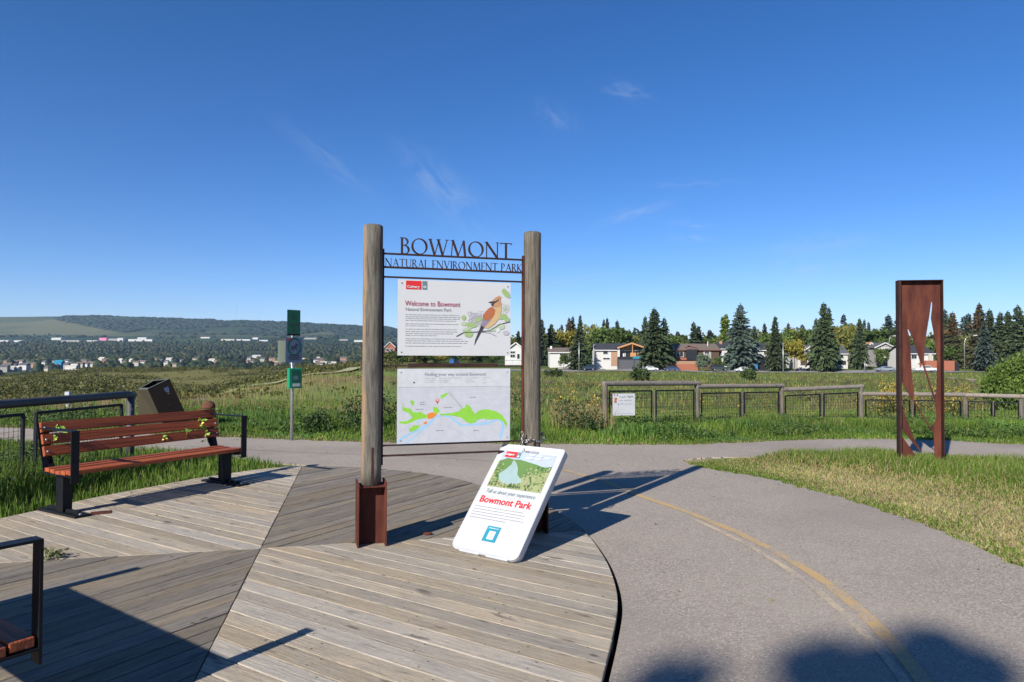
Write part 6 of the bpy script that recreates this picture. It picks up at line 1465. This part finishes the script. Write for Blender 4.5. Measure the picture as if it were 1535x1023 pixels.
# meadow texture: tussocks, low scrub and goldenrod
X, Y = pick([(-4.5, 24), (32, 24), (190, 184), (-12, 184)], 95000, 40, dens=lambda x, y: np.clip(30/np.maximum(y, 1)*1.2, .1, 1)*(x/np.maximum(y, 1) < .85)*(x/np.maximum(y, 1) > -.14)*np.where(y < 80, dist_line(gvl, x, y) > 1.5, True))
sc_ = np.clip(Y/26, .8, 5); r = np.random.default_rng(41); tn = vnoise(X, Y, 12, 42); tn2 = vnoise(X, Y, 4, 43)
cc = np.where((tn > .52)[:, None], [[.215, .19, .06]], [[.165, .21, .05]])*(.65+.7*tn2[:, None])*(.7+.6*r.random((len(X), 1))); cc = np.where((r.random(len(X)) < .12)[:, None], cc*[[1.5, 1.3, 1.1]], cc)
blades('meadow_grass', X, Y, (.12+.30*r.random(len(X)))*(.7+.4*sc_**.5), .016*sc_**1.1, cc, 44, .5, seg=1)
X, Y = pick([(-4, 26), (24, 24), (110, 150), (-15, 150)], 2600, 45, dens=lambda x, y: .55*(vnoise(x, y, 11, 46) > .5)); r = np.random.default_rng(47)
leafcloud('scrub', np.stack([X, Y], 1), .35+.9*r.random(len(X)), .25+.6*r.random(len(X)), 40, .17, (.07, .085, .032), (.17, .15, .07), 48)
gold = []
for (px0, px1, D0, D1, n_) in ((1322, 1352, 22.5, 27, 36), (1352, 1400, 22.5, 27, 8), (1400, 1455, 24, 32, 34), (1290, 1440, 20.4, 22, 12), (815, 905, 18, 26, 7), (1000, 1290, 20.5, 26, 4)):
    rr3 = np.random.default_rng(n_)
    for k in range(n_): D = rr3.uniform(D0, D1); gold.append((H(rr3.uniform(px0, px1), D), D))
gh = .75+.75*np.random.default_rng(52).random(len(gold)); leafcloud('goldenrod', gold, .13, gh, 40, .045, (.46, .31, .04), (.66, .44, .09), 50)
leafcloud('goldenrod_foliage', gold, .20, gh*.7, 60, .06, (.07, .10, .03), (.12, .13, .04), 51)
# left: brush on the coulee slopes
r = np.random.default_rng(60); n = 34000; D = 28*(262/28.)**r.random(n); px = r.uniform(-330, 600, n); X = (px-767.5)/FPX*D; Y = D
dn2 = .5*vnoise(X, Y, 20, 21)+.5*vnoise(X, Y, 7, 22); near = (D < 118) & (px > 285)
on_tr = dist_line(tr, X, Y) < 2.2
k = (r.random(n) < np.where(near, .10*ss(.56, .7, dn2)+.002, .03+.62*ss(.47, .62, dn2))) & ~on_tr; X, Y, D = X[k], Y[k], D[k]; sc_ = np.clip(D/80, .4, 1.7); q3 = r.random(len(X))
for m_b, lsz, nl, sd in ((D < 85, .17, 34, 61), (D >= 85, .34, 22, 62)): leafcloud('hillside_brush', np.stack([X, Y], 1)[m_b], ((.40+.9*q3)*sc_)[m_b], ((.25+.55*q3)*sc_)[m_b], nl, lsz, (.055, .072, .020), (.17, .155, .042), sd)
X, Y = pick([(-5, 26), (-27, 26), (-110, 118), (-20, 118)], 60000, 62, dens=lambda x, y: np.clip(30/np.maximum(y, 1), .1, 1)**2); r = np.random.default_rng(63); sc_ = np.clip(Y/26, .8, 4); tn = vnoise(X, Y, 9, 64)
blades('meadow_grass', X, Y, (.12+.28*r.random(len(X)))*(.7+.4*sc_**.5), .016*sc_, np.where((tn > .5)[:, None], [[.26, .20, .08]], [[.19, .225, .055]])*(.6+.7*r.random((len(X), 1))), 65, .5, seg=1)

# ------------------------------------------------------------------ valley: woods, houses and long white sheds
rr_ = random.Random(9)
kinds_ = [('white', 'stucco_white', 'roof_grey'), ('white', 'stucco_white', 'stucco_cream'), ('tan', 'stucco_cream', 'roof_brown'), ('grey', 'siding_grey', 'roof_grey'), ('brown', 'brick_tan', 'roof_brown')]
TOWN = []
for i in range(84):
    px = rr_.uniform(0, 545) if i > 26 else rr_.uniform(0, 140); y = rr_.uniform(544, 558) if px < 150 else rr_.uniform(541, 550.5)
    D = 760+(562-y)*38 if px < 150 else 900+(556-y)*60
    hp_ = px_track([(px, y+1)], 450, 6000)[0]; D = hp_[1]
    TOWN.append((px, y, D, rr_.uniform(5, 11), rr_.uniform(3.2, 5.5)+1, rr_.choice(kinds_)))
SHEDS = [(-20, 34), (76, 120), (128, 230), (300, 315), (330, 402), (455, 475), (505, 545)]
r = np.random.default_rng(70); n = 24000; D = 600*(3300/600.)**r.random(n); px = r.uniform(-250, 640, n); X = (px-767.5)/FPX*D
dn3 = vnoise(X, D, 130, 71)*.6+vnoise(X, D, 55, 72)*.4; zz_ = Zt(X, D); py_a = HOR-(zz_-EYE)/D*FPX
k = (r.random(n) < ss(.30, .5, dn3)*np.where(py_a < 517, .18, 1)) & (py_a > 505)
for (hx_, hy_, hD, hw_, *_) in TOWN: k &= ~((np.abs(px-hx_) < hw_/2*FPX/hD+2.2) & (D < hD+12) & (D > hD-220*(hD/1000.)))
for (s0_, s1_) in SHEDS: k &= ~((px > s0_-2) & (px < s1_+2) & (py_a < 514))
X, D, py_a = X[k], D[k], py_a[k]; q3 = r.random(len(X)); q4 = r.random((len(X), 1))
ico_v = []; bm = bmesh.new(); bmesh.ops.create_icosphere(bm, subdivisions=1, radius=1); bm.verts.ensure_lookup_table(); IV = np.array([v.co[:] for v in bm.verts]); IF = np.array([[v.index for v in f.verts] for f in bm.faces]); bm.free()
hT2 = (5+5.5*q3); wT = hT2*(.38+.3*r.random(len(X))); Zb = Zt(X, D)
VV = IV[None]*np.stack([wT, wT, hT2*.55], 1)[:, None, :]*(1+.5*(r.random((len(X), len(IV), 1))-.5))+np.stack([X, D, Zb+hT2*.5], 1)[:, None, :]
FF = (IF[None]+(np.arange(len(X))*len(IV))[:, None, None]).reshape(-1, 3)
CC = np.where(q4 < .35, [[.022, .038, .022]], np.where(q4 < .8, [[.040, .062, .024]], [[.085, .085, .03]]))*(.7+.6*r.random((len(X), 1)))
tag(np_obj('valley_wood', VV.reshape(-1, 3), FF, M['leaf'], np.repeat(CC, len(IV), 0)), kind='stuff')
# trees as dark patches on the far hills
n = 15000; r = np.random.default_rng(73); D = r.uniform(2500, 4300, n); px = r.uniform(-250, 600, n); X = (px-767.5)/FPX*D; hm2 = vnoise(X, D, 420, 33)*.6+vnoise(X, D, 160, 34)*.4; zz_ = Zt(X, D); pya = HOR-(zz_-EYE)/D*FPX
pale2 = (pya > 477+np.maximum(0, px-60)*.195) & (pya < 507) & (px < 260); k = (hm2 < .485) & ~pale2 & (pya < 508); X, D = X[k], D[k]; m_ = len(X); w3 = 7+9*r.random(m_)
VV = IV[None]*np.stack([w3*1.3, w3, w3*.45], 1)[:, None, :]*(1+.5*(r.random((m_, len(IV), 1))-.5))+np.stack([X, D, Zt(X, D)+w3*.2], 1)[:, None, :]
tag(np_obj('hill_wood', VV.reshape(-1, 3), (IF[None]+(np.arange(m_)*len(IV))[:, None, None]).reshape(-1, 3), M['leaf'], np.repeat(np.array([[.026, .052, .032]])*(.75+.7*r.random((m_, 1))), len(IV), 0)), kind='stuff')

def small_house(px, y, D, w, h, wall, roof, label, group, cat='house', name='distant_house', d=None):
    hp_ = px_track([(px, y)], 450, 6000)[0]; D0_ = D; D = hp_[1]; k_ = max(.6, min(1.6, D/D0_)); h *= (.62 if cat == 'building' else 1.0); w *= k_; h *= k_
    p = Vector((hp_[0], hp_[1], ztf(*hp_))); r_ = thing(name, label, cat, (p.x, p.y, p.z), random.uniform(-.3, .3) if cat == 'house' else 0, group)
    x, dd_ = w/2, (d or w*.8); mb = MB(); mb.box(-x, x, 0, dd_, -8, h); mb.build('wall', wall, r_)
    mb = MB(); rh = h*.35 if cat == 'house' else h*.08; mb.add([(-x-.4, -.4, h), (x+.4, -.4, h), (x+.4, dd_+.4, h), (-x-.4, dd_+.4, h), (-x-.4, dd_/2, h+rh+.5), (x+.4, dd_/2, h+rh+.5)], [(0, 1, 5, 4), (2, 3, 4, 5), (0, 4, 3), (1, 2, 5), (0, 3, 2, 1)]); mb.build('roof', roof, r_)
    return r_
for px, y, D, w_h, h_h, (cn_, wl_, rf2) in TOWN: small_house(px, y+1, D, w_h, h_h, M[wl_], M[rf2], f'tiny {cn_} house among the trees on the valley floor', f'tiny {cn_} houses in the valley')
small_house(86, 553, 1000, 11, 9, M['bin_blue'], M['teal'], 'bright blue house in the valley, left part of the photo', 'coloured houses in the valley')
small_house(150, 549, 1100, 10, 6, M['brick_red'], M['wall_red'], 'red house at the edge of the valley trees above the brush slope', 'coloured houses in the valley')
small_house(383, 541, 1500, 18, 9, M['stucco_white'], M['white'], 'brightest white house in the valley woods, left of the green rules sign', 'white buildings in the valley')
small_house(180, 512, 3100, 26, 14, M['stucco_white'], M['trim_white'], 'white tower-like store end of the valley strip', 'white buildings in the valley', 'shed', 'distant_building', 20)
for px0, px1, y, lab, m_, hh in ((-20, 14, 512.5, 'white flat building at the far left edge of the valley', 'stucco_white', 13), (20, 34, 512, 'short white building second from the left edge', 'stucco_white', 10), (76, 92, 509, 'white block left of the long green shed', 'stucco_white', 14), (90, 120, 512, 'long grey-green shed in the far valley', 'siding_grey', 10), (128, 146, 512, 'low white shed left of the pink building', 'stucco_white', 9),
        (148, 160, 510, 'small pink building among the white sheds', 'pink', 18), (160, 184, 510, 'grey-white shed right of the pink building', 'siding_grey', 11), (190, 230, 511, 'largest long white shed in the far valley', 'stucco_white', 13), (205, 220, 507.5, 'white upper block behind the largest white shed', 'stucco_white', 9), (300, 315, 506.5, 'short white shed left of the middle of the valley', 'stucco_white', 7), (330, 352, 510, 'long cream shed in the middle of the valley', 'stucco_cream', 9),
        (352, 376, 510, 'long pale shed continuing the cream one', 'stucco_white', 8), (378, 387, 508, 'small white block at the end of the pale sheds', 'stucco_white', 11), (388, 402, 511, 'small white shed far left of the rules sign', 'stucco_white', 7), (455, 475, 508, 'pale shed right of the rules sign', 'siding_grey', 8), (530, 545, 512, 'white shed beside the left log post', 'stucco_white', 11), (508, 522, 510, 'low grey shed left of the left log post', 'siding_grey', 7)):
    if m_ == 'pink' and 'pink' not in M: flat('pink', (.62, .20, .32), .7)
    D = 3250; s_ = D/FPX; small_house((px0+px1)/2, y+1.0, D, (px1-px0)*s_*.9, hh+3, M[m_], M['trim_white' if m_ != 'pink' else 'pink'], lab, 'sheds and stores in the far valley', 'building', 'distant_building', 30)
# bare quarry patch and radio mast on the skyline
pm0 = AT(354, 487, 3900.); mast = thing('radio_mast', 'thin radio mast on the skyline of the far hill', 'mast', (pm0.x, pm0.y, ztf(pm0.x, pm0.y)-5))
mb = MB(); hm_ = AT(354, 452, 3900.).z-ztf(pm0.x, pm0.y); mb.tube([(0, 0, 0), (0, 0, hm_)], .45, 6); mb.build('lattice', M['siding_grey'], mast)

# ------------------------------------------------------------------ air between here and the hills
mh = bpy.data.materials.new('haze'); mh.use_nodes = True; mh.node_tree.nodes.clear()
ho = mh.node_tree.nodes.new('ShaderNodeOutputMaterial'); hv_ = mh.node_tree.nodes.new('ShaderNodeVolumePrincipled'); hv_.inputs['Density'].default_value = .000065; hv_.inputs['Color'].default_value = (.60, .78, 1, 1); hv_.inputs['Anisotropy'].default_value = .2
mh.node_tree.links.new(hv_.outputs[0], ho.inputs['Volume'])
zlo = float(ZZ.min())-1; zhi = float(ZZ.max())+60
mb = MB(); mb.box(-9900*1.6, 9900*1.3, -60, 9100, zlo, zhi); mb.build('haze', mh, None, kind='stuff')
# little plant growing through the deck
leafcloud('weeds', [(G(78, 838).x, G(78, 838).y)], .10, .07, 60, .035, (.10, .13, .04), (.16, .17, .06), 80, zf=lambda x, y: np.zeros(len(x)))
o = bpy.data.objects.new('rust_stain_plate', None); bpy.data.objects.remove(o)
g_ = G(151, 769); mb = MB(); mb.box(-.09, .09, -.07, .07, 0, .004); o = mb.build('rusty_plate', M['corten'], None, label='small rusty plate lying flat on the deck by the bench foot', cat='plate'); o.location = (g_.x, g_.y, .0); o.rotation_euler.z = .5
g_ = G(641, 802); mb = MB(); mb.tube([(.035*math.cos(a), .02*math.sin(a), .012) for a in [k*.7 for k in range(10)]], .008, 6); o = mb.build('rusty_ring', M['corten'], None, label='rusty ring bolt lying on the deck between post and folding sign', cat='ring'); o.location = (g_.x, g_.y, 0)

# fallen leaves and grit on the asphalt and the boards
def litter(name, X, Y, Z, ls, cols, seed):
    r = np.random.default_rng(seed); n = len(X); P = np.stack([X, Y, Z], 1); a = r.random(n)*6.283; d = np.stack([np.cos(a), np.sin(a), r.random(n)*.3], 1); L = ls*(.5+r.random(n)); V_, F_ = leaf_tris(P, d, L, L*.3, r)
    V_[:, 2] = np.maximum(V_[:, 2], np.repeat(Z, 4)+.001); c = np.array(cols)[r.integers(len(cols), size=n)]*(.7+.6*r.random((n, 1))); tag(np_obj(name, V_, F_, M['leaf'], np.repeat(c, 4, 0)), kind='stuff')
r = np.random.default_rng(90); X = r.uniform(-6, 6, 16000); Y = r.uniform(3, 13, 16000); on = inside(PTH, X, Y); de = np.minimum(dist_line(fe, X, Y), dist_line(nr, X, Y)); k = on & (r.random(len(X)) < .012+.5*np.exp(-de/.10)); litter('path_litter', X[k], Y[k], np.full(k.sum(), PZ+.002), .028, [(.30, .22, .10), (.20, .15, .08), (.35, .30, .16), (.14, .16, .05)], 91)
X = r.uniform(-6, 1, 2600); Y = r.uniform(2.8, 10, 2600); k = inside(dk, X, Y) & (r.random(2600) < .05); litter('deck_litter', X[k], Y[k], np.full(k.sum(), .003), .022, [(.20, .14, .07), (.12, .09, .05), (.30, .24, .12)], 92)
